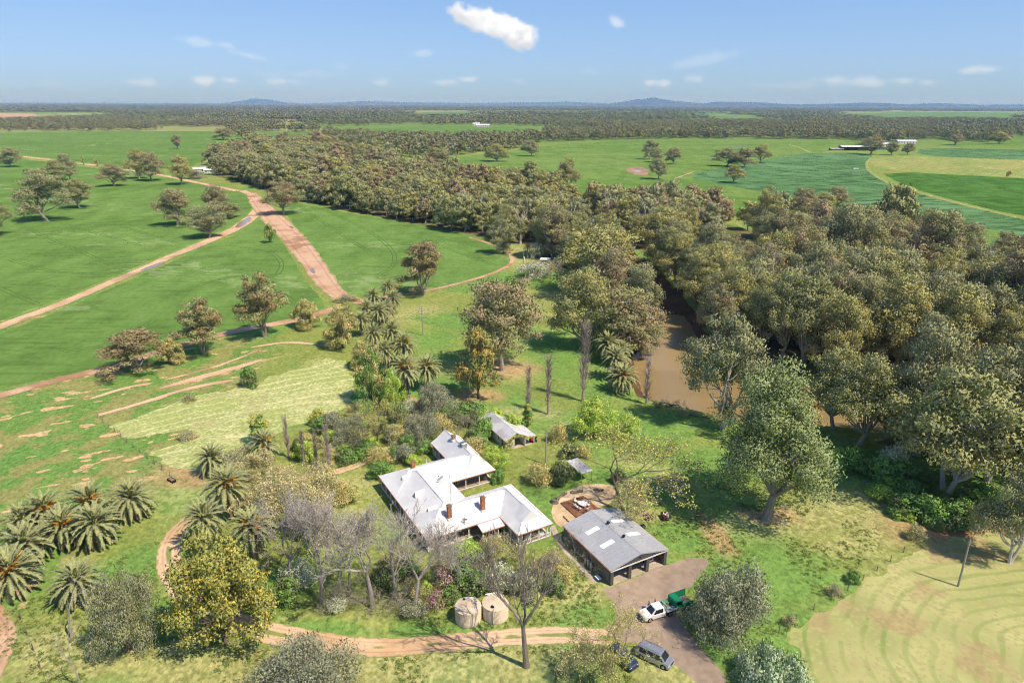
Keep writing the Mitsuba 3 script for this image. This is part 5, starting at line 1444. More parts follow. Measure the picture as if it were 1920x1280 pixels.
# tiny white stakes round the far clay pan, and farm buildings in the distance
def shed(name, xy, deg, w, d, h, pitch, label, wall='m_wall', roof='m_roof', open_front=False):
    t = thing(name, label, 'shed' if open_front else 'farm building')
    M = frame(xy, deg)
    if open_front:
        add('walls', [box(-w / 2, -w / 2 + .15, -d / 2, d / 2, 0, h), box(w / 2 - .15, w / 2, -d / 2, d / 2, 0, h), box(-w / 2 + .15, w / 2 - .15, d / 2 - .15, d / 2, 0, h)], wall, M, t)
        for x in np.linspace(-w / 2 + 3, w / 2 - 3, 5):
            add('post', box(x - .15, x + .15, -d / 2, -d / 2 + .3, 0, h), wall, M, t)
    else:
        k = add('walls', box(-w / 2, w / 2, -d / 2, d / 2, 0, h), wall, M, t)
        for x in np.linspace(-w / 2 + 1.6, w / 2 - 1.6, max(2, int(w / 5))):
            add('window', box(x - .6, x + .6, -d / 2 - .04, -d / 2, .9, h - .5), 'm_glass', M, k)
    for s in (-1, 1):
        add('roof', hull([(a * (w / 2 + .5), b, z + e) for a in (-1, 1) for b, z in ((s * (d / 2 + .6), h - .1), (0, h + pitch)) for e in (0, .12)]), roof, M, t)


shed('farm_shed', (542.8,1117.6), -4, 52, 14, 5.5, 2.0, 'long white-roofed open farm shed across the fields', 'm_green_door', 'm_roof', True)
shed('farm_shed', (509.9,1115.7), 0, 20, 8, 2.5, .8, 'low dark shed left of the long white-roofed one', 'm_wood', 'm_roof_old')
shed('farm_house', (637.6,1222.3), -8, 34, 14, 4.5, 2.2, 'white far farmhouse left of two among the trees')
shed('farm_house', (596.7,1134.0), -6, 26, 10, 4.5, 1.6, 'pale green far house in front of the white farmhouse', 'm_tray_green')
shed('farm_house', (723.9,1310.2), 4, 36, 14, 4.8, 2.2, 'white far farmhouse right of two among the trees')
shed('farm_house', (747.3,1426.3), 0, 12, 9, 5.5, 2.0, 'small white roof behind the far farmhouses')
shed('farm_house', (-321.4,725.8), 25, 17, 9, 3.0, 1.6, 'small white farmhouse among grey gums on the left')
shed('farm_house', (-310.6,714.7), 25, 8, 6, 2.8, 1.0, 'white outbuilding beside the small farmhouse on the left')
shed('farm_house', (-91.1,2159.2), 5, 42, 16, 5.5, 3.0, 'white farmhouse far off in the middle of the plain')
shed('farm_house', (-115.4,2259.0), 5, 22, 14, 7, 3.0, 'tall white far shed behind the middle farmhouse')
shed('farm_shed', (2034.8,3305.8), 0, 90, 26, 7, 3, 'long grey shed on the far right of the plain', 'm_wall', 'm_roof')
shed('farm_shed', (-1203.4,2006.3), 0, 18, 10, 5, 2, 'tiny white shed in the left tree line', 'm_wall', 'm_roof')
t = thing('irrigation_boom', 'thin silver irrigation boom lying across the far green field', 'irrigator')
a, b = np.array((337.6,1118.5)), np.array((392.9,1177.0))
add('pipe', rod((*a, 3.0), (*b, 3.0), .45), 'm_metal', None, t)
for s in np.linspace(.05, .95, 7):
    add('wheel_tower', [rod((*(a + (b - a) * s), 0), (*(a + (b - a) * s), 3.0), .2)], 'm_metal', None, t)
t = thing('field_trough', 'tiny white trough in the blue-green crop', 'trough')
add('tub', box(-3, 3, -1, 1, 0, 1.2), 'm_car_white', frame((384.0,786.1), 0), t)
add('rim', box(-3.1, 3.1, -1.1, 1.1, 1.2, 1.3), 'm_metal', frame((384.0,786.1), 0), t)
for x, y in ((152.8,854.9),):
    pass

# ------------------------------------------------------------------ trees that stand apart
SINGLE = [
    ('gum', -551.7,772.4,20.4,24.7, 'lone gum beside the far dirt road, leftmost tree of the top-left paddock'),
    ('gum', -282.1,413.3,30.1,28.4, 'tall spreading gum with a dark trunk, nearest of the left paddock clump'),
    ('gum', -293.3,466.5,19.4,20.3, 'rounded gum at the right side of the left-hand paddock clump'),
    ('gum', -379.2,581.6,22.5,23.2, 'gum behind the big dark-trunked gum in the left paddock'),
    ('gum', -406.6,639.4,23.6,17.6, 'smaller gum at the back of the left paddock clump, beside the pale road'),
    ('gum', -276.6,364.1,19.8,17.7, 'gum half cut off by the left edge of the picture'),
    ('gum', -339.0,594.7,18.6,23.7, 'low grey gum by the pale road, left of the pair of big gums'),
    ('gum', -350.4,655.6,27.1,22.1, 'left one of two big gums standing together by the pale road'),
    ('gum', -328.9,637.7,25.4,22.4, 'right one of two big gums standing together by the pale road'),
    ('gum', -288.3,608.6,24.8,21.5, 'gum in front of the small white farmhouse beside the pale road'),
    ('gum', -196.3,398.1,21.1,19.9, 'lone open-crowned gum in the middle of the left paddock'),
    ('gum', -162.0,360.3,17.9,18.7, 'gum on the edge of the sandy road with its shadow on the crop'),
    ('gum', -180.2,419.7,21.2,18.3, 'taller gum behind the roadside gum at the bend of the sandy road'),
    ('gum', -176.3,428.1,9.2,14.0, 'small gum beside the muddy bend of the sandy road'),
    ('rust_gum', -146.0,441.9,20.9,23.4, 'reddish forked gum at the fork of the dirt roads'),
    ('round_tree', -124.3,347.8,10.1,5.5, 'thin young tree between the two dirt roads'),
    ('gum', -517.7,1093.0,21.3,18.1, 'small gum alone in the far-left green paddock'),
    ('gum', -554.4,1369.3,21.6,41.1, 'gum at the right end of the far-left tree line'),
    ('brown_gum', -33.7,247.7,20.4,15.6, 'big brown gum standing alone in the crop near the palm avenue'),
    ('brown_gum', -76.0,197.7,20.2,14.4, 'tall brown-leaved gum with dead limbs on the crop edge, right of the row of three'),
    ('brown_gum', -87.8,182.6,16.6,13.4, 'bushy brown gum, middle one of three along the red track'),
    ('brown_gum', -101.3,169.3,11.3,14.8, 'low wide brown gum, left one of three along the red track'),
    ('round_tree', -93.4,175.3,7.5,7.3, 'pale grey-green tree between two brown gums on the red track'),
    ('round_tree', -65.5,206.8,9.5,8.8, 'small green tree beside the red track near the road junction'),
    ('pale_gum', -4.8,322.3,18.8,13.3, 'gum at the tip of the crop casting a shadow on it'),
    ('round_tree', -50.2,188.9,13.0,10.3, 'dense green-gold tree left of the top of the palm avenue'),
    ('round_tree', -40.8,172.7,7.7,7.0, 'straw-coloured tree beside the middle of the palm avenue'),
    ('round_tree', -33.3,150.0,14.3,7.9, 'yellow-green tree beside the lower palms, over the mown paddock'),
    ('lime_tree', -27.6,144.9,11.0,5.7, 'fresh green tree tucked under the lowest avenue palm'),
    ('autumn_tree', -8.2,153.1,18.1,10.2, 'golden orange-leaved tree standing on bare soil in the park'),
    ('rust_gum', -2.3,172.3,25.2,22.8, 'large reddish-brown gum with a single straight trunk in the park'),
    ('gold_gum', 20.7,188.3,24.0,20.6, 'olive-gold gum left of two by the river bend'),
    ('gum', 32.8,186.1,19.9,20.1, 'grey-brown gum right of two, leaning over the upper river pool'),
    ('gold_gum', 31.5,247.1,26.0,31.0, 'broad yellow-green gum behind the river-bend gums'),
    ('pale_gum', 46.5,137.0,26.4,17.8, 'spreading grey gum on the bank in front of the brown river pool'),
    ('tall_gum', 44.7,102.1,28.8,18.0, 'tall dense gum with rounded leaf billows on the lawn'),
    ('pale_gum', 78.4,107.7,26.0,22.8, 'great forked gum with white limbs at the right'),
    ('pale_gum', 78.1,90.5,16.4,10.1, 'gum on bare brown soil at the right edge'),
    ('gum', 72.8,128.9,20.2,14.6, 'dark-trunked gum on the bank right of the tall dense gum'),
    ('gum', 80.9,132.9,16.1,13.9, 'gum on the bank between the dark-trunked gum and the white-limbed gum'),
    ('gum', 71.6,138.0,19.0,13.1, 'gum rising from the river edge behind the tall dense gum'),
    ('pale_gum', 90.7,114.3,27.1,18.8, 'tall pale-limbed gum behind the great forked gum, near the right edge'),
    ('gum', 90.0,103.5,23.9,14.1, 'gum cut off by the right edge, above the bare brown soil'),
    ('gum', 83.9,125.3,27.4,16.5, 'tall gum behind the great forked gum, on the river side'),
    ('gum', 38.8,189.9,15.8,13.4, 'gum overhanging the upper end of the brown pool'),
    ('gum', 177.7,914.7,23.9,20.8, 'leftmost gum of the small group in the far green field'),
    ('gum', 177.6,872.1,17.2,15.9, 'gum just right of the leftmost one in the far field group'),
    ('gum', 190.6,841.2,19.7,20.4, 'round gum at the right of the far field group'),
    ('gum', 138.9,668.8,19.3,17.4, 'gum beside the clay pan in the far green field'),
    ('gum', 248.4,814.5,20.3,28.4, 'left gum of the clump on the blue-green crop'),
    ('gum', 262.7,801.1,21.1,25.6, 'middle gum of the clump on the blue-green crop'),
    ('gum', 303.0,861.9,22.0,24.8, 'right gum of the clump on the blue-green crop'),
    ('gum', 202.7,638.5,16.1,18.6, 'small dark gum in front of the clump on the blue-green crop'),
    ('rust_gum', 177.3,422.1,20.0,17.1, 'reddish gum at the left of the cluster over the crop edge'),
    ('rust_gum', 167.9,383.3,18.4,19.8, 'wide brown gum in front of the cluster over the crop edge'),
    ('gold_gum', 206.4,455.3,13.2,15.6, 'golden gum in the middle of the cluster over the crop edge'),
    ('rust_gum', 220.8,470.1,15.4,16.0, 'tall gum at the right of the cluster over the crop edge'),
    ('round_tree', 231.7,425.5,11.1,11.3, 'small dark tree in front of the grey gum on the crop edge'),
    ('gum', 250.9,451.9,15.5,11.9, 'grey gum alone on the lower edge of the blue-green crop'),
    ('gold_gum', -20.7,870.8,21.0,29.0, 'dense golden gum at the corner of the far paddock'),
    ('gum', 24.5,963.6,21.7,24.8, 'round gum in front of the far tree line, right of the golden one'),
    ('gum', -70.3,651.6,29.3,30.9, 'tall pale gum standing above the middle woodland'),
    ('gum', 43.4,558.7,27.5,19.8, 'tall gum at the right end of the middle woodland'),
    ('round_tree', 501.3,707.8,5.8,4.9, 'tiny lone tree in the stubble field'),
    ('gum', 515.4,1021.0,25.9,37.0, 'dark gum beside the long white farm shed'),
    ('gum', 542.9,1011.7,18.4,19.9, 'gum in front of the white farm houses, left one'),
    ('gum', 572.5,1024.1,16.4,17.0, 'gum in front of the white farm houses, right one'),
    ('rust_gum', 797.5,1280.9,18.4,28.9, 'reddish tree by the far farm drive'),
    ('gum', 902.3,1322.5,22.8,33.8, 'gum at the right end of the far tree line'),
    ('gum', -380.9,1027.2,17.1,23.3, 'gum at the left tip of the middle woodland'),
    ('round_tree', -486.3,795.9,10.5,3.6, 'left of two small saplings by the pale road'),
    ('round_tree', -463.8,783.0,9.2,4.8, 'right of two small saplings by the pale road'),
    # around the house
    ('yellow_tree', -38.2,72.6,16.5,12.5, 'big tree covered in yellow leaves beside the driveway loop'),
    ('willow_bush', -50.3,71.0,11.8,7.8, 'grey-green willowy tree on the grass inside the palm groups'),
    ('willow_bush', 29.3,74.7,10.9,11.0, 'rounded weeping pepper tree beside the gravel yard'),
    ('willow_bush', -24.2,64.3,7.3,13.3, 'grey willowy thicket at the bottom of the picture'),
    ('bare_tree', -27.1,80.4,18.1,12.7, 'bare grey tree left of the leafless row before the house'),
    ('bare_tree', -19.7,79.6,18.4,13.3, 'bare grey tree in the middle of the leafless row before the house'),
    ('bare_tree', -13.6,78.3,17.4,12.0, 'bare tree nearest the corner of the verandah'),
    ('bare_tree', -23.9,83.3,12.8,8.7, 'thin bare tree behind the leafless row before the house'),
    ('bare_tree', -32.9,84.1,16.9,11.1, 'bare grey tree at the far left of the leafless row, behind the yellow tree'),
    ('bare_tree', -16.8,81.4,15.3,9.3, 'thin bare tree squeezed between two larger leafless ones'),
    ('bare_tree', -7.9,82.6,11.0,7.1, 'small bare tree in the front garden above the water tanks'),
    ('old_bare', 2.1,68.9,20.6,11.6, 'old leafless tree with a thick hollow base beside the driveway'),
    ('budding_tree', 19.6,104.2,15.3,20.3, 'wide spreading tree just coming into leaf behind the grey garage'),
    ('budding_tree', 12.2,66.9,11.0,9.4, 'spindly tree in new leaf over the parked dark car'),
    ('bud_shrub', 10.0,65.4,7.8,7.2, 'low leafy branches left of the parked dark car'),
    ('bud_shrub', -34.9,95.0,11.5,13.1, 'straw-green thicket of small branches left of the house'),
    ('bud_shrub', -40.9,102.6,9.0,11.2, 'straw-green thicket behind the middle palms'),
    ('bud_shrub', -33.0,101.1,8.9,12.0, 'straw-green thicket close to the west verandah'),
    ('bud_shrub', -47.9,110.4,7.8,8.9, 'fawn bare shrub below the small date palm'),
    ('dead_tree', -59.0,73.5,8.7,6.5, 'dead grey tree leaning by the lower left palm'),
    ('dead_tree', -52.6,65.1,10.5,3.9, 'bare grey stem at the bottom left edge'),
    ('dead_tree', 4.8,262.6,12.2,12.7, 'fallen-limbed white dead tree by the slim pole'),
    ('poplar', 17.2,151.4,19.3,4.7, 'tall bare poplar by the river palms'),
    ('poplar', 3.7,139.6,13.2,2.6, 'bare poplar with ivy round its foot behind the cottage'),
    ('poplar', 8.4,144.1,13.8,3.5, 'slender bare poplar right of the ivy-clad one'),
    ('poplar', 32.3,150.0,11.6,3.3, 'bare poplar at the edge of the brown river'),
    ('poplar', -45.2,123.0,9.1,2.2, 'leftmost bare poplar over the mown paddock'),
    ('poplar', -41.2,120.0,7.5,1.9, 'second bare poplar of the garden row'),
    ('poplar', -38.6,119.6,7.3,1.9, 'third bare poplar of the garden row'),
    ('poplar', -35.6,117.5,9.7,2.1, 'rightmost bare poplar of the garden row'),
    ('conifer', -53.0,129.3,6.7,4.7, 'pointed green conifer at the edge of the mown paddock'),
    ('conifer', 3.6,137.4,5.8,2.9, 'dark ivy column at the foot of a bare poplar'),
    ('lime_tree', 17.6,132.9,8.6,9.7, 'fresh pale green tree on the lawn beyond the cottage'),
    ('lime_tree', 24.8,132.4,5.7,6.5, 'pale green sapling clump right of the fresh green tree'),
    ('willow_bush', -17.8,144.1,8.0,8.9, 'grey willowy shrub near the foot of the palm avenue'),
    ('budding_tree', -28.5,128.3,11.0,10.1, 'golden half-leafless tree behind the house'),
    ('willow_bush', -18.9,129.1,7.4,7.9, 'trailing green-gold tree behind the north wing'),
    ('willow_bush', -33.4,127.6,6.5,7.8, 'dark grey-green bush left of the golden tree'),
]
for what, x, y, h, w, label in SINGLE:
    nm = {'gum': 'gum_tree', 'pale_gum': 'gum_tree', 'gold_gum': 'gum_tree', 'rust_gum': 'gum_tree', 'brown_gum': 'gum_tree', 'tall_gum': 'gum_tree', 'round_tree': 'leafy_tree', 'willow_bush': 'willowy_tree', 'lime_tree': 'leafy_tree', 'autumn_tree': 'leafy_tree', 'yellow_tree': 'leafy_tree', 'old_bare': 'bare_tree'}.get(what, what)
    grow(nm, what, x, y, h, w, label)

for trunk, fruit, xy, s, label in [
    (1.6, False, (-65.3,101.9), 1.02, 'stout date palm at the right end of the left-hand palm group'),
    (1.6, True, (-71.8,100.7), 1.0, 'date palm with orange fruit stalks at the back of the left-hand group'),
    (1.6, True, (-72.0,93.8), .98, 'orange-stalked date palm in the middle of the left-hand group'),
    (1.6, False, (-67.1,94.1), 1.03, 'date palm in front of the orange-stalked pair, left-hand group'),
    (1.6, True, (-78.1,98.3), .95, 'date palm at the far back left of the left-hand group'),
    (1.6, False, (-75.0,88.9), 1.0, 'date palm behind the big palm at the left edge'),
    (1.6, True, (-72.5,82.1), 1.05, 'large orange-stalked date palm at the left edge'),
    (1.6, False, (-62.0,80.6), .92, 'lone date palm in front of the left-hand group'),
    (1.6, False, (-80.4,96.2), .85, 'small date palm glimpsed behind the left-hand group'),
    (1.6, False, (-57.9,117.0), .86, 'date palm at the corner of the mown paddock'),
    (4.2, True, (-48.9,102.2), 1.0, 'date palm with orange stalks inside the driveway loop'),
    (4.2, False, (-48.9,93.2), .92, 'date palm on the inner edge of the driveway loop'),
    (4.2, True, (-40.4,90.8), .92, 'date palm just behind the yellow tree'),
    (4.2, True, (-48.5,120.0), .80, 'date palm rising from the straw thicket by the conifer'),
    (4.2, False, (-47.8,227.2), .86, 'topmost left palm of the avenue'), (4.2, False, (-44.5,238.7), .86, 'topmost right palm of the avenue'), (4.2, False, (-40.2,223.2), .88, 'right-hand palm just below the top of the avenue'),
    (4.2, False, (-47.3,213.4), .82, 'left palm in the second rank of the avenue'), (4.2, False, (-42.1,207.0), .92, 'palm in the centre of the upper avenue'), (4.2, False, (-40.6,213.0), .80, 'palm between the centre and right of the upper avenue'), (4.2, False, (-46.3,200.1), .82, 'left palm below the dense green-gold tree'),
    (4.2, False, (-40.0,186.5), .86, 'left palm halfway down the avenue'), (4.2, False, (-34.9,188.9), .90, 'right palm halfway down the avenue'), (4.2, True, (-29.2,174.8), 1.0, 'orange-stalked palm on the right of the lower avenue'), (4.2, False, (-34.1,172.3), .86, 'left palm of the lower avenue'),
    (6.5, True, (-24.9,149.3), 1.0, 'tall-trunked orange-stalked palm at the foot of the avenue'), (4.2, True, (-21.2,158.5), .95, 'palm right of the tall-trunked one at the foot of the avenue'),
    (4.2, False, (26.5,177.2), .95, 'upper palm of the river-bank group'), (4.2, False, (27.0,165.5), .95, 'middle palm of the river-bank group'), (1.6, True, (27.5,157.1), 1.05, 'lowest palm of the river-bank group, with orange stalks'), (4.2, False, (29.7,174.2), .8, 'right-hand palm at the back of the river-bank group'),
    (6.5, False if False else True, (7.0,311.6), .6, 'small palm on a tall thin trunk by the slim pole')]:
    palm(*xy, trunk, fruit, s * 1.27, label)

SHRUB = [
    ('green_bush', -27.0,143.2,3.5,4.9, 'dark green shrub below the avenue palms'), ('green_bush', -25.0,115.4,3.4,5.1, 'bright leafy bush at the north-west corner of the house'),
    ('hedge', -9.9,144.5,2.3,7.7, 'clipped green hedge on the lawn behind the cottage'), ('lime_bush', -2.9,137.3,4.2,5.2, 'golden-green creeper heaped on the rear roof of the cottage'), ('lime_bush', 0.3,134.2,4.6,4.7, 'golden-green creeper at the rear corner of the cottage'),
    ('lime_tree', -3.6,118.2,5.2,5.9, 'bright yellow-green shrub by the north verandah'), ('green_bush', -5.9,131.7,4.7,4.4, 'round green shrub against the cottage wall'), ('straw_bush', -7.6,125.0,3.4,5.5, 'fawn-green shrub between house and cottage'),
    ('straw_bush', 5.2,113.6,4.2,5.5, 'fawn bare-twigged shrub in the island bed'), ('dark_bush', 9.4,113.5,4.3,4.5, 'dark green shrub in the island bed'), ('dark_bush', 12.1,124.3,2.4,4.4, 'dark rounded shrub behind the lean-to shelter'), ('straw_bush', 14.9,123.9,2.2,3.0, 'fawn shrub behind the lean-to shelter'),
    ('straw_bush', 9.9,130.3,4.3,4.1, 'fawn shrub on the lawn right of the cottage'), ('dark_bush', -66.3,159.8,5.2,4.6, 'lone dark round bush on the edge of the mown paddock'), ('straw_bush', -77.6,150.5,2.0,3.6, 'small twiggy bush by the sandy scald'), ('straw_bush', -69.6,131.2,1.3,5.0, 'rough green tussock in the mown paddock'),
    ('yellow_bush', -43.1,138.1,3.4,4.3, 'yellow-flowered bush at the top of the garden'), ('grey_bush', -39.7,135.7,4.3,5.4, 'grey bush beside the yellow-flowered bush'), ('lime_bush', -36.0,126.6,3.0,2.9, 'bright lime shrub in the garden bed'), ('hedge', -32.7,122.2,2.4,5.6, 'green hedge along the rear driveway'), ('dark_bush', -44.1,125.9,2.8,2.4, 'dark bush between bare poplars'), ('lime_bush', -33.9,124.8,2.2,3.3, 'lime groundcover bush below the dark grey-green bush'),
    ('green_bush', -29.6,123.1,3.6,3.5, 'green bush beside the rear driveway bend'), ('straw_bush', -26.4,120.9,3.8,5.5, 'straw-coloured bush near the rear driveway'), ('green_bush', -22.3,122.3,2.9,3.9, 'bright bush beside the west wing roof'), ('dark_bush', -21.5,126.1,3.7,4.4, 'dark bush behind the brick chimney'), ('straw_bush', -25.4,129.6,3.8,4.5, 'brownish bush in the rear garden'), ('lime_bush', -19.5,120.1,2.6,2.8, 'lime bush along the north-west wall'), ('dark_bush', -13.0,137.3,3.7,5.5, 'dark bush behind the north wing'), ('bare_shrub', -10.2,134.2,4.1,6.1, 'grey bare shrub behind the north wing'), ('straw_bush', -15.9,136.7,3.5,5.2, 'fawn bush by the willowy tree behind the house'), ('dark_bush', -25.9,139.9,3.3,4.1, 'dark green bush at the foot of the lower palms'),
    ('lime_tree', -6.9,89.2,4.5,5.5, 'pale green shrub before the front verandah'), ('green_bush', -7.2,84.2,4.1,4.5, 'dark green shrub in the front garden'), ('pink_bush', -9.5,83.4,4.6,4.6, 'pink-blossomed shrub in the front garden'), ('pink_bush', -10.9,79.4,3.2,3.2, 'smaller pink-blossomed shrub left of the water tanks'), ('bare_shrub', -4.3,85.0,4.0,4.8, 'grey twiggy shrub in the front garden'), ('grey_bush', -1.8,83.4,4.4,4.7, 'grey-green shrub behind the water tanks'), ('dark_bush', -5.0,82.8,3.6,3.8, 'dark shrub just behind the water tanks'), ('bud_shrub', -1.1,89.0,5.9,5.8, 'leafy twigs in front of the porch'), ('bud_shrub', -3.7,91.0,4.5,4.2, 'straw-green shrub below the porch'), ('grey_bush', 2.1,82.3,4.2,4.7, 'silvery shrub under the old leafless tree'), ('green_bush', 6.4,82.7,3.2,3.1, 'green shrub right of the old leafless tree'), ('bud_shrub', 6.2,85.9,5.3,5.8, 'twiggy shrub in front of the south-east wing'), ('bare_shrub', 10.1,90.7,4.2,5.6, 'dense bare shrub along the garage path'), ('bare_shrub', 8.7,94.2,3.1,4.4, 'bare shrub beside the wing corner'), ('bare_shrub', 12.0,87.2,3.4,3.6, 'bare shrub beside the garage wall'),
    ('green_bush', -8.7,80.8,2.6,3.1, 'green shrub at the left water tank'), ('lime_bush', -12.3,81.9,2.6,2.3, 'lime shrub in the front garden'), ('bare_shrub', -17.5,79.4,5.0,6.1, 'grey bare thicket under the leafless row'), ('bare_shrub', -22.9,80.5,4.6,5.4, 'grey bare thicket at the left of the leafless row'), ('bare_shrub', -15.3,86.4,4.8,4.9, 'grey bare thicket beside the west verandah'), ('grey_bush', -31.6,83.9,3.8,5.6, 'grey-green shrub left of the leafless row'), ('green_bush', -32.1,80.4,4.2,3.8, 'green shrub behind the yellow tree'),
    ('silver_bush', 29.9,67.8,3.4,4.1, 'left end of the silvery bramble mounds at the paddock corner'), ('silver_bush', 32.4,67.3,4.7,4.7, 'silvery bramble mound at the top of the paddock corner clump'), ('silver_bush', 34.4,65.5,4.3,5.3, 'right end of the silvery bramble mounds'), ('silver_bush', 30.9,64.7,4.5,5.9, 'lowest silvery bramble mound, at the bottom of the picture'), ('bare_shrub', 28.7,110.0,5.0,6.9, 'dense grey bush at the right of the spreading tree'), ('bud_shrub', 19.9,100.6,8.2,7.2, 'yellow-green bush against the back of the garage'),
    ('green_bush', 71.3,114.1,5.7,7.5, 'dark green riverside shrub left of the white-limbed gum'), ('dark_bush', 69.0,104.2,3.8,5.7, 'dark shrub in the shade right of the lawn'), ('green_bush', 72.3,101.8,4.8,6.5, 'green shrub below the white-limbed gum'), ('grey_bush', 73.3,116.1,7.3,6.2, 'grey pale-leaved shrub by the river bank'), ('green_bush', 66.5,119.1,4.7,6.3, 'green riverside shrub behind the lawn'), ('green_bush', 76.4,99.4,5.2,6.4, 'weedy shrub on the shaded slope'), ('dark_bush', 82.3,104.3,5.4,7.6, 'dark shrub behind the right-edge gum'), ('straw_bush', 67.0,96.4,2.6,3.5, 'weedy clump on the corner of the mown paddock'), ('straw_bush', 47.6,82.6,1.6,2.8, 'weedy clump along the paddock fence'), ('straw_bush', 38.6,76.5,1.6,2.2, 'brown weedy clump on the paddock fence'), ('green_bush', 51.7,85.5,1.9,2.4, 'green weedy clump along the paddock fence'),
    ('grey_bush', 8.7,275.9,6.7,13.3, 'grey bare thicket beside the tin shed'), ('bare_shrub', 21.7,271.5,9.9,17.4, 'purplish bare thicket right of the tin shed'), ('straw_bush', -4.0,323.6,5.9,8.7, 'brown bush at the tip of the crop'), ('grey_bush', -299.6,657.5,8.3,20.1, 'grey bush beside the small farmhouse'), ('straw_bush', -53.0,120.3,4.2,4.7, 'fawn bush beside the corner palm'), ('grey_bush', -53.5,116.1,4.6,5.2, 'grey bush right of the corner palm'), ('green_bush', -2.4,113.6,2.9,2.6, 'leafy bush at the end of the north verandah'), ('dark_bush', 20.4,113.7,2.9,2.6, 'dark bush inside the spreading tree'), ('green_bush', -0.1,258.4,4.3,8.3, 'green bush below the red-brown gum crown'),
    ('straw_bush', -60.0,238.6,2.6,9.7, 'straw-coloured weeds at the road end')]
for what, x, y, h, w, label in SHRUB:
    grow({'bare_shrub': 'bare_shrub', 'bud_shrub': 'shrub', 'lime_tree': 'shrub', 'hedge': 'hedge', 'weed': 'tussock'}.get(what, 'shrub'), what, x, y, max(h, .8), w, label, 'shrub')

# lesser shrubs that fill the garden beds
def fill(poly, n, kinds, size, seed, label, group):
    rng = np.random.default_rng(seed)
    p = Polygon(poly).buffer(0)
    x0, y0, x1, y1 = p.bounds
    while n > 0:
        x, y = rng.uniform(x0, x1), rng.uniform(y0, y1)
        if p.contains(Point(x, y)) and not FOOT.contains(Point(x, y)):
            n -= 1
            w = size * (.6 + .8 * rng.random())
            grow('garden_shrub', kinds[rng.integers(len(kinds))], x, y, w * (.55 + .35 * rng.random()), w, label, 'shrub', group)


FOOT = shapely.affinity.affine_transform(shapely.unary_union([shapely.box(-1, -1, 12, 23.5), shapely.box(-1, -1, 21, 9), shapely.box(12.5, -7, 21, 9), shapely.box(-1, 13, 21, 23.5), shapely.box(13, 13, 21, 31)]), [HT[0, 0], HT[0, 1], HT[1, 0], HT[1, 1], HT[0, 3], HT[1, 3]])
fill([(-43.7,124.8), (-40.3,139.7), (-35.4,147.8), (-28.7,153.2), (-21.2,146.2), (-12.2,142.2), (-6.5,137.3), (-6.5,125.0), (-9.8,125.0), (-12.7,133.4), (-16.9,129.6), (-17.2,122.7), (-25.4,117.4), (-29.3,123.7), (-34.1,121.3), (-40.2,116.2)], 60, ['green_bush', 'straw_bush', 'dark_bush', 'lime_bush', 'straw_bush', 'grey_bush', 'bare_shrub', 'green_bush', 'bud_shrub'], 3.6, 71, 'mixed low shrub in the tangled garden behind the homestead', 'shrubs of the rear garden')
fill([(-20.1,90.5), (-13.1,88.7), (-6.6,91.0), (0.1,91.7), (6.9,90.4), (8.4,85.9), (5.6,82.7), (-1.4,81.9), (-7.6,81.4), (-12.8,79.6), (-18.2,79.9)], 38, ['green_bush', 'bud_shrub', 'dark_bush', 'bare_shrub', 'straw_bush', 'grey_bush', 'bare_shrub', 'bud_shrub'], 3.0, 72, 'mixed low shrub in the front garden before the verandah', 'shrubs of the front garden')
fill([(67.8,125.6), (77.5,118.1), (81.1,108.6), (81.5,100.2), (71.9,97.9), (67.7,101.7), (66.2,114.1)], 34, ['green_bush', 'dark_bush', 'green_bush', 'lime_bush'], 3.2, 73, 'weedy green shrub on the shaded bank right of the lawn', 'shrubs of the shaded bank')
fill([(-49.4,113.2), (-41.8,118.3), (-32.3,113.4), (-28.0,103.5), (-31.2,94.3), (-40.4,95.7), (-47.7,103.4)], 16, ['bud_shrub', 'bare_shrub', 'bud_shrub', 'straw_bush'], 4.6, 74, 'straw-green twiggy shrub in the thicket left of the homestead', 'shrubs of the western thicket')
fill([(8.7,317.7), (23.3,330.4), (25.3,276.1), (16.4,254.6), (10.6,267.0)], 9, ['bare_shrub', 'bare_shrub', 'grey_bush', 'straw_bush'], 6.5, 75, 'bare purplish thicket bush around the tin shed', 'thicket at the tin shed')
fill([(-28.3,80.4), (-18.3,80.5), (-12.0,79.4), (-14.7,76.7), (-25.4,78.3)], 12, ['bare_shrub', 'bare_shrub', 'grey_bush'], 3.0, 76, 'bare grey bush under the leafless row', 'bushes under the leafless row')

for k, (p, q, lab) in enumerate((((34.7,155.1), (38.6,148.9), 'long drift log on the near bank of the river pool'), ((36.7,148.2), (40.7,150.7), 'drift log lying towards the pool'), ((41.0,143.9), (45.4,142.0), 'drift log at the foot of the spreading river gum'), ((33.3,159.4), (34.8,153.8), 'short drift log below the bare poplar by the water'))):
    p, q = np.array(p), np.array(q)
    s = np.linspace(0, 1, 8)[:, None]
    xy = p + (q - p) * s
    z = height(xy[:, 0], xy[:, 1]) + .2
    t = thing('drift_log', lab, 'log')
    add('trunk', tube(np.column_stack([xy + ANY.normal(size=xy.shape) * .08, z]), .26 - .14 * s[:, 0], 7), 'm_wood', None, t)
    for j in (2, 4, 5):
        add('branch', tube([(*xy[j], z[j]), (*(xy[j] + ANY.normal(size=2) * 1.2), z[j] + .9)], [.08, .03], 4), 'm_wood', None, t)
fill([(33.2,159.4), (36.3,151.3), (42.0,143.1), (40.3,141.1), (34.3,147.6), (31.3,156.0)], 12, ['bare_shrub', 'straw_bush', 'bare_shrub'], 2.2, 77, 'brown twiggy flood debris on the near bank of the river pool', 'debris on the river bank')

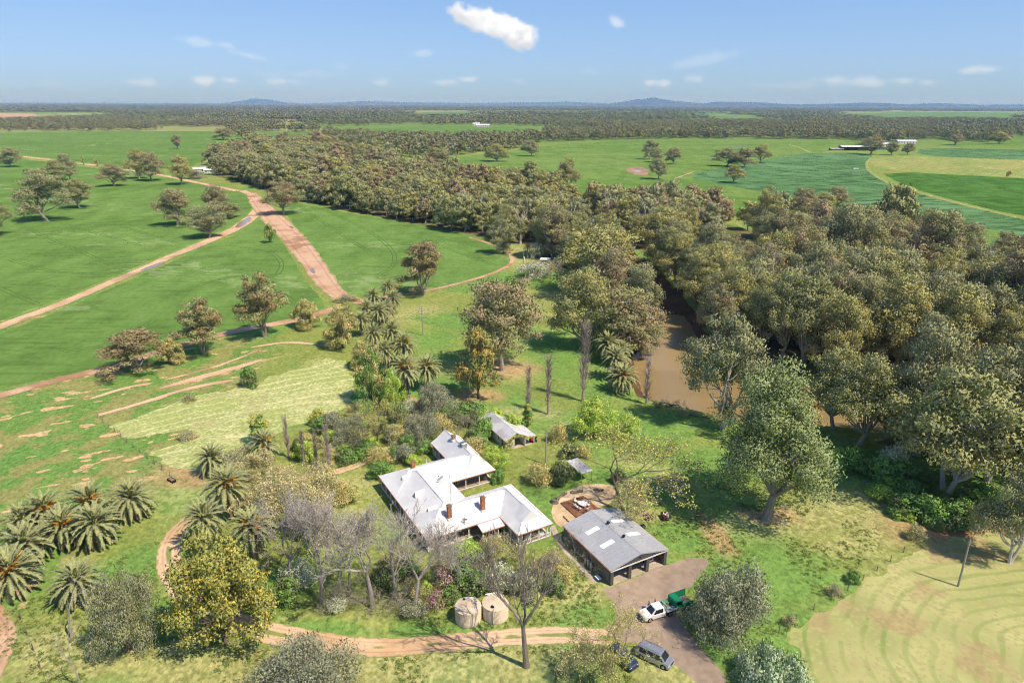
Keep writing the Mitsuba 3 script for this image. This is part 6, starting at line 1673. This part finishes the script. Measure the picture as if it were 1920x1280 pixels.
# ------------------------------------------------------------------ woodland: the nearest gums one by one, the rest as stuff
def scatter(poly, gap, seed, keep=1.0):
    rng = np.random.default_rng(seed)
    p = Polygon(poly).buffer(0)
    x0, y0, x1, y1 = p.bounds
    xs, ys = np.meshgrid(np.arange(x0, x1, gap), np.arange(y0, y1, gap))
    xs, ys = xs.ravel() + gap * .8 * (rng.random(xs.size) - .5), ys.ravel() + gap * .8 * (rng.random(xs.size) - .5)
    ok = shapely.contains_xy(p, xs, ys) & (rng.random(xs.size) < keep)
    return np.stack([xs[ok], ys[ok]], 1)


WOODS = [
    ([(-217.6,586.9), (-158.2,511.0), (-110.2,456.7), (-64.9,414.5), (-33.2,382.3), (-8.7,360.4), (10.6,340.7), (22.7,355.1), (34.2,409.0), (45.5,516.9), (38.7,565.5), (-0.5,594.1), (-52.8,620.9), (-85.0,690.8), (-127.6,758.1), (-152.5,889.7), (-250.9,1034.6), (-296.3,977.0), (-300.1,804.3), (-277.1,683.4)], 9.5, 1.0),
    ([(-292.5,682.8), (-231.3,614.7), (-300.1,804.3), (-302.5,998.0), (-253.7,1046.2), (-336.3,1237.6), (-401.4,1155.6), (-389.5,951.6), (-351.0,802.0)], 11, .9),
    ([(45.2,470.5), (49.7,374.1), (53.5,307.0), (58.4,259.3), (58.7,217.5), (60.2,191.0), (67.0,173.8), (78.5,166.3), (91.0,157.6), (110.5,154.5), (152.7,150.2), (284.2,300.1), (224.8,293.9), (208.6,283.8), (193.3,288.4), (191.6,309.4), (178.9,333.3), (150.2,368.3), (131.6,401.8), (105.1,452.8), (80.8,476.5), (56.4,488.9)], 9.6, .96),
    ([(26.2,373.6), (40.2,318.3), (42.9,267.5), (18.7,295.6), (15.5,330.3)], 8, .9),
    ([(77.4,130.4), (83.9,125.8), (94.0,119.3), (109.8,101.2), (129.6,123.9), (107.1,130.7), (87.0,135.5)], 9, .8),
    ([(41.3,243.6), (41.3,195.6), (38.0,190.8), (31.7,229.6)], 9, .6)]
SOLO = [(x, y, w) for _, x, y, h, w, _ in SINGLE]
spots = np.vstack([scatter(p, g, 50 + k, keep) for k, (p, g, keep) in enumerate(WOODS)])
rd = river_distance(spots[:, 0], spots[:, 1])
ok = rd > 1.2
for x, y, w in SOLO:
    ok &= np.hypot(spots[:, 0] - x, spots[:, 1] - y) > min(w, 12) * .42
# openings in the wood where the bare floor shows
ok &= meshkit.fbm(np.column_stack([spots * .022, np.zeros(len(spots))]), 2, 77) < .575
spots = spots[ok]
floor = shapely.unary_union([Polygon(p).buffer(0) for p, _, _ in WOODS]).difference(channel.buffer(3))
v, f = join([earcut(g) for g in getattr(floor, 'geoms', [floor])])
add('woodland_floor', (np.column_stack([v, np.full(len(v), .02)]), f), 'm_litter', kind='structure')
spots = spots[np.argsort(np.hypot(*spots.T))]
near_n = 235
TONE = {'gum': 'olive-grey', 'rust_gum': 'rusty-brown', 'pale_gum': 'pale-limbed', 'gold_gum': 'golden-green'}


def where(what, x, y):
    d = float(river_distance(np.array(x), np.array(y)))
    a = x / y
    side = 'at the right edge' if a > .62 else 'in the right part' if a > .42 else 'in the middle' if a > .25 else 'in the left part'
    depth = 'right on the river bank' if d < 7 else 'near the river' if d < 22 else 'well back from the river' if d < 60 else 'at the back by the paddocks'
    return f'{TONE[what]} gum {side} of the river woodland, {depth}'


rng = np.random.default_rng(90)
for k, (x, y) in enumerate(spots):
    t = meshkit.fbm(np.array([[x * .02, y * .02, 1.0]]), 2, 5)[0]
    h = (12.5 + 8 * rng.random()) * (1.3 if rng.random() < .13 else 1.0) * (.85 + .35 * t) * (1.22 if y < 330 and x > 40 else 1.0)
    w = h * (.58 + .28 * rng.random())
    if k < near_n:
        what = 'gum' if rng.random() < .78 else ('rust_gum' if rng.random() < .35 else 'pale_gum' if rng.random() < .6 else 'gold_gum')
        grow('river_gum', what, x, y, h, w, where(what, x, y), 'tree', 'gums of the river woodland')
    else:
        groups, h0, w0 = KIND['mid_gum']
        scene[f'gum_woodland__{k - near_n + 1:03d}'] = {'type': 'instance', 'shapegroup': {'type': 'ref', 'id': groups[rng.integers(6)]}, 'to_world': T4().translate([x, y, 0]).rotate([0, 0, 1], float(rng.random() * 360)).scale([w / w0, w / w0, h / h0])}
note('gum_woodland', 'farther olive gums of the winding river woodland', 'woodland', kind='stuff')

snag = spots[20:near_n + 60:8]
for x, y in snag + rng.normal(size=snag.shape) * 1.5:
    grow('dead_gum', 'white_snag', x, y, 19 + 5.5 * rng.random(), 8 + 4 * rng.random(), 'bare white-limbed dead gum showing among the river woodland crowns', 'tree', 'dead white gums of the river woodland')

FAR = [
    ([(-364.9,1383.8), (-150.6,898.5), (-81.5,968.0), (-1.1,1098.2), (47.4,1298.7), (166.9,1403.6), (365.5,1484.1), (690.1,1464.6), (684.4,1343.5), (799.4,1333.3), (977.1,1402.7), (1510.0,2173.7), (1653.3,3011.2), (869.4,2664.2), (450.9,2539.4), (145.9,2212.1), (56.5,1555.4), (-1.5,1411.7), (-114.0,1362.3), (-272.8,1390.9), (-378.1,1570.4), (-470.0,1738.6)], 13, .85),
    ([(-1445.5,1529.6), (-1200.2,1668.3), (-1060.3,1747.3), (-701.8,1766.0), (-470.0,1738.6), (-573.6,2126.9), (-1051.8,2608.9), (-1519.2,2870.2), (-1939.4,2060.1)], 15, .8),
    ([(-556.4,1369.2), (-506.4,1373.0), (-643.9,1789.0), (-708.3,1782.6)], 14, .6),
    ([(-573.6,2126.9), (-405.2,2250.2), (-198.7,2390.8), (81.5,2256.3), (152.9,2319.4), (463.0,2608.5), (552.3,3116.7), (-336.1,2795.9), (-678.3,2519.1)], 20, .6),
    ([(1041.3,1491.5), (1533.4,1529.1), (2933.2,2946.9), (1823.4,3323.4), (1793.8,2947.2)], 18, .6)]
fs = np.vstack([scatter(p, g, 60 + k, keep) for k, (p, g, keep) in enumerate(FAR)])
dens = meshkit.fbm(np.column_stack([fs * .006, np.zeros(len(fs))]), 3, 31)
front = np.hypot(*fs.T) < 1500
fs = fs[(dens < .52) | front]
for k, (x, y) in enumerate(fs):
    h = 13 + 8 * rng.random()
    w = h * (.68 + .3 * rng.random())
    scene[f'far_woodland__{k + 1:03d}'] = {'type': 'instance', 'shapegroup': {'type': 'ref', 'id': f'far_gum_shape_{rng.integers(6)}'}, 'to_world': T4().translate([x, y, 0]).rotate([0, 0, 1], float(rng.random() * 360)).scale([w / 12, w / 12, h / 17])}
note('far_woodland', 'grey-green belts of gums behind the far paddocks', 'woodland', kind='stuff')

# the tree-dotted plain that runs to the horizon
k = 0
for y0, y1, n in ((2300, 3400, 900), (3400, 5200, 1500), (5200, 8500, 1900), (8500, 14000, 2300), (14000, 30000, 2600)):
    y = y0 + (y1 - y0) * rng.random(n * 3)
    x = (rng.random(n * 3) * 2 - 1) * y * .84
    m = meshkit.fbm(np.stack([x * .00032, y * .0017, 0 * x + y0], 1), 3, 12)
    thr = .43 if y0 < 5000 else .46 if y0 < 8000 else .54
    keep = (m < thr) | (rng.random(n * 3) < .04)
    # leave the distant paddocks open
    for q in ([(-390.8,1624.2), (-476.5,2354.7), (83.4,2310.8), (62.6,1725.2)], [(661.8,2707.7), (1070.4,4462.9), (1631.0,4799.6), (1287.0,3341.3), (894.0,2740.3)], [(1768.3,4084.9), (3392.8,7662.3), (6353.4,8689.8), (2523.8,3437.3), (1957.6,3569.9)], [(-613.0,2927.1), (-865.8,5796.3), (-311.9,6833.9), (-175.6,4180.9), (-406.6,3387.1)], [(-2041.5,2534.8), (-3463.4,4398.3), (-2628.8,4914.0), (-1734.6,3257.4), (-1816.4,2647.9)]):
        keep &= ~shapely.contains_xy(Polygon(q).buffer(0), x, y)
    for xx, yy in np.stack([x, y], 1)[keep][:n]:
        k += 1
        s = .85 + .4 * rng.random()
        scene[f'plain_trees__{k:03d}'] = {'type': 'instance', 'shapegroup': {'type': 'ref', 'id': f'tree_belt_shape_{rng.integers(4)}'}, 'to_world': T4().translate([float(xx), float(yy), 0]).rotate([0, 0, 1], float(rng.normal() * 25)).scale([s * (1 + yy / 9000), s * (1 + yy / 6000), s])}
note('plain_trees', 'bluish scattered trees covering the plain to the horizon', 'woodland', kind='stuff')

# grass tufts on the near lawns
rng = np.random.default_rng(123)
k = 0
lawn_area = Polygon([(-63.4,64.3), (-73.4,78.0), (-56.0,97.0), (-30.6,80.4), (-11.9,78.3), (8.3,86.5), (15.7,100.6), (26.1,97.6), (39.0,118.9), (57.0,119.0), (64.3,104.2), (63.2,93.5), (38.2,75.5), (30.5,69.8), (22.3,64.7)]).buffer(0).difference(FOOT)
for key_ in [q for q in scene if q.startswith(('driveway', 'gravel'))]:
    V_ = meshkit.WRITTEN[scene[key_]['filename']]
    lawn_area = lawn_area.difference(shapely.unary_union([Polygon(V_[0][t_][:, :2]) for t_ in V_[1]]).buffer(.2))
x0, y0, x1, y1 = lawn_area.bounds
px = np.stack([rng.uniform(x0, x1, 30000), rng.uniform(y0, y1, 30000)], 1)
px = px[shapely.contains_xy(lawn_area, px[:, 0], px[:, 1])]
px = px[meshkit.fbm(np.column_stack([px * .12, 0 * px[:, :1]]), 3, 9) > .50][:4500]
for x, y in px:
    k += 1
    s = .35 + .75 * rng.random() ** 2
    scene[f'grass_tufts__{k:03d}'] = {'type': 'instance', 'shapegroup': {'type': 'ref', 'id': f'tuft_shape_{rng.integers(3)}'}, 'to_world': T4().translate([x, y, 0]).rotate([0, 0, 1], float(rng.random() * 360)).scale([s, s, s * .8])}
note('grass_tufts', 'uneven tufts of grass over the near lawns', 'grass', kind='stuff')

# ------------------------------------------------------------------ haze over the plain
scene['air'] = {'type': 'homogeneous', 'albedo': {'type': 'rgb', 'value': [.60, .75, .97]}, 'sigma_t': {'type': 'rgb', 'value': [2.2e-5, 3.2e-5, 5.5e-5]}}
scene['haze'] = {'type': 'cube', 'to_world': T4().translate([0, 16000, 198]).scale([55000, 40000, 203]), 'bsdf': {'type': 'null'}, 'interior': {'type': 'ref', 'id': 'air'}}
note('haze', 'thin blue haze over the far plain', 'haze', kind='stuff')
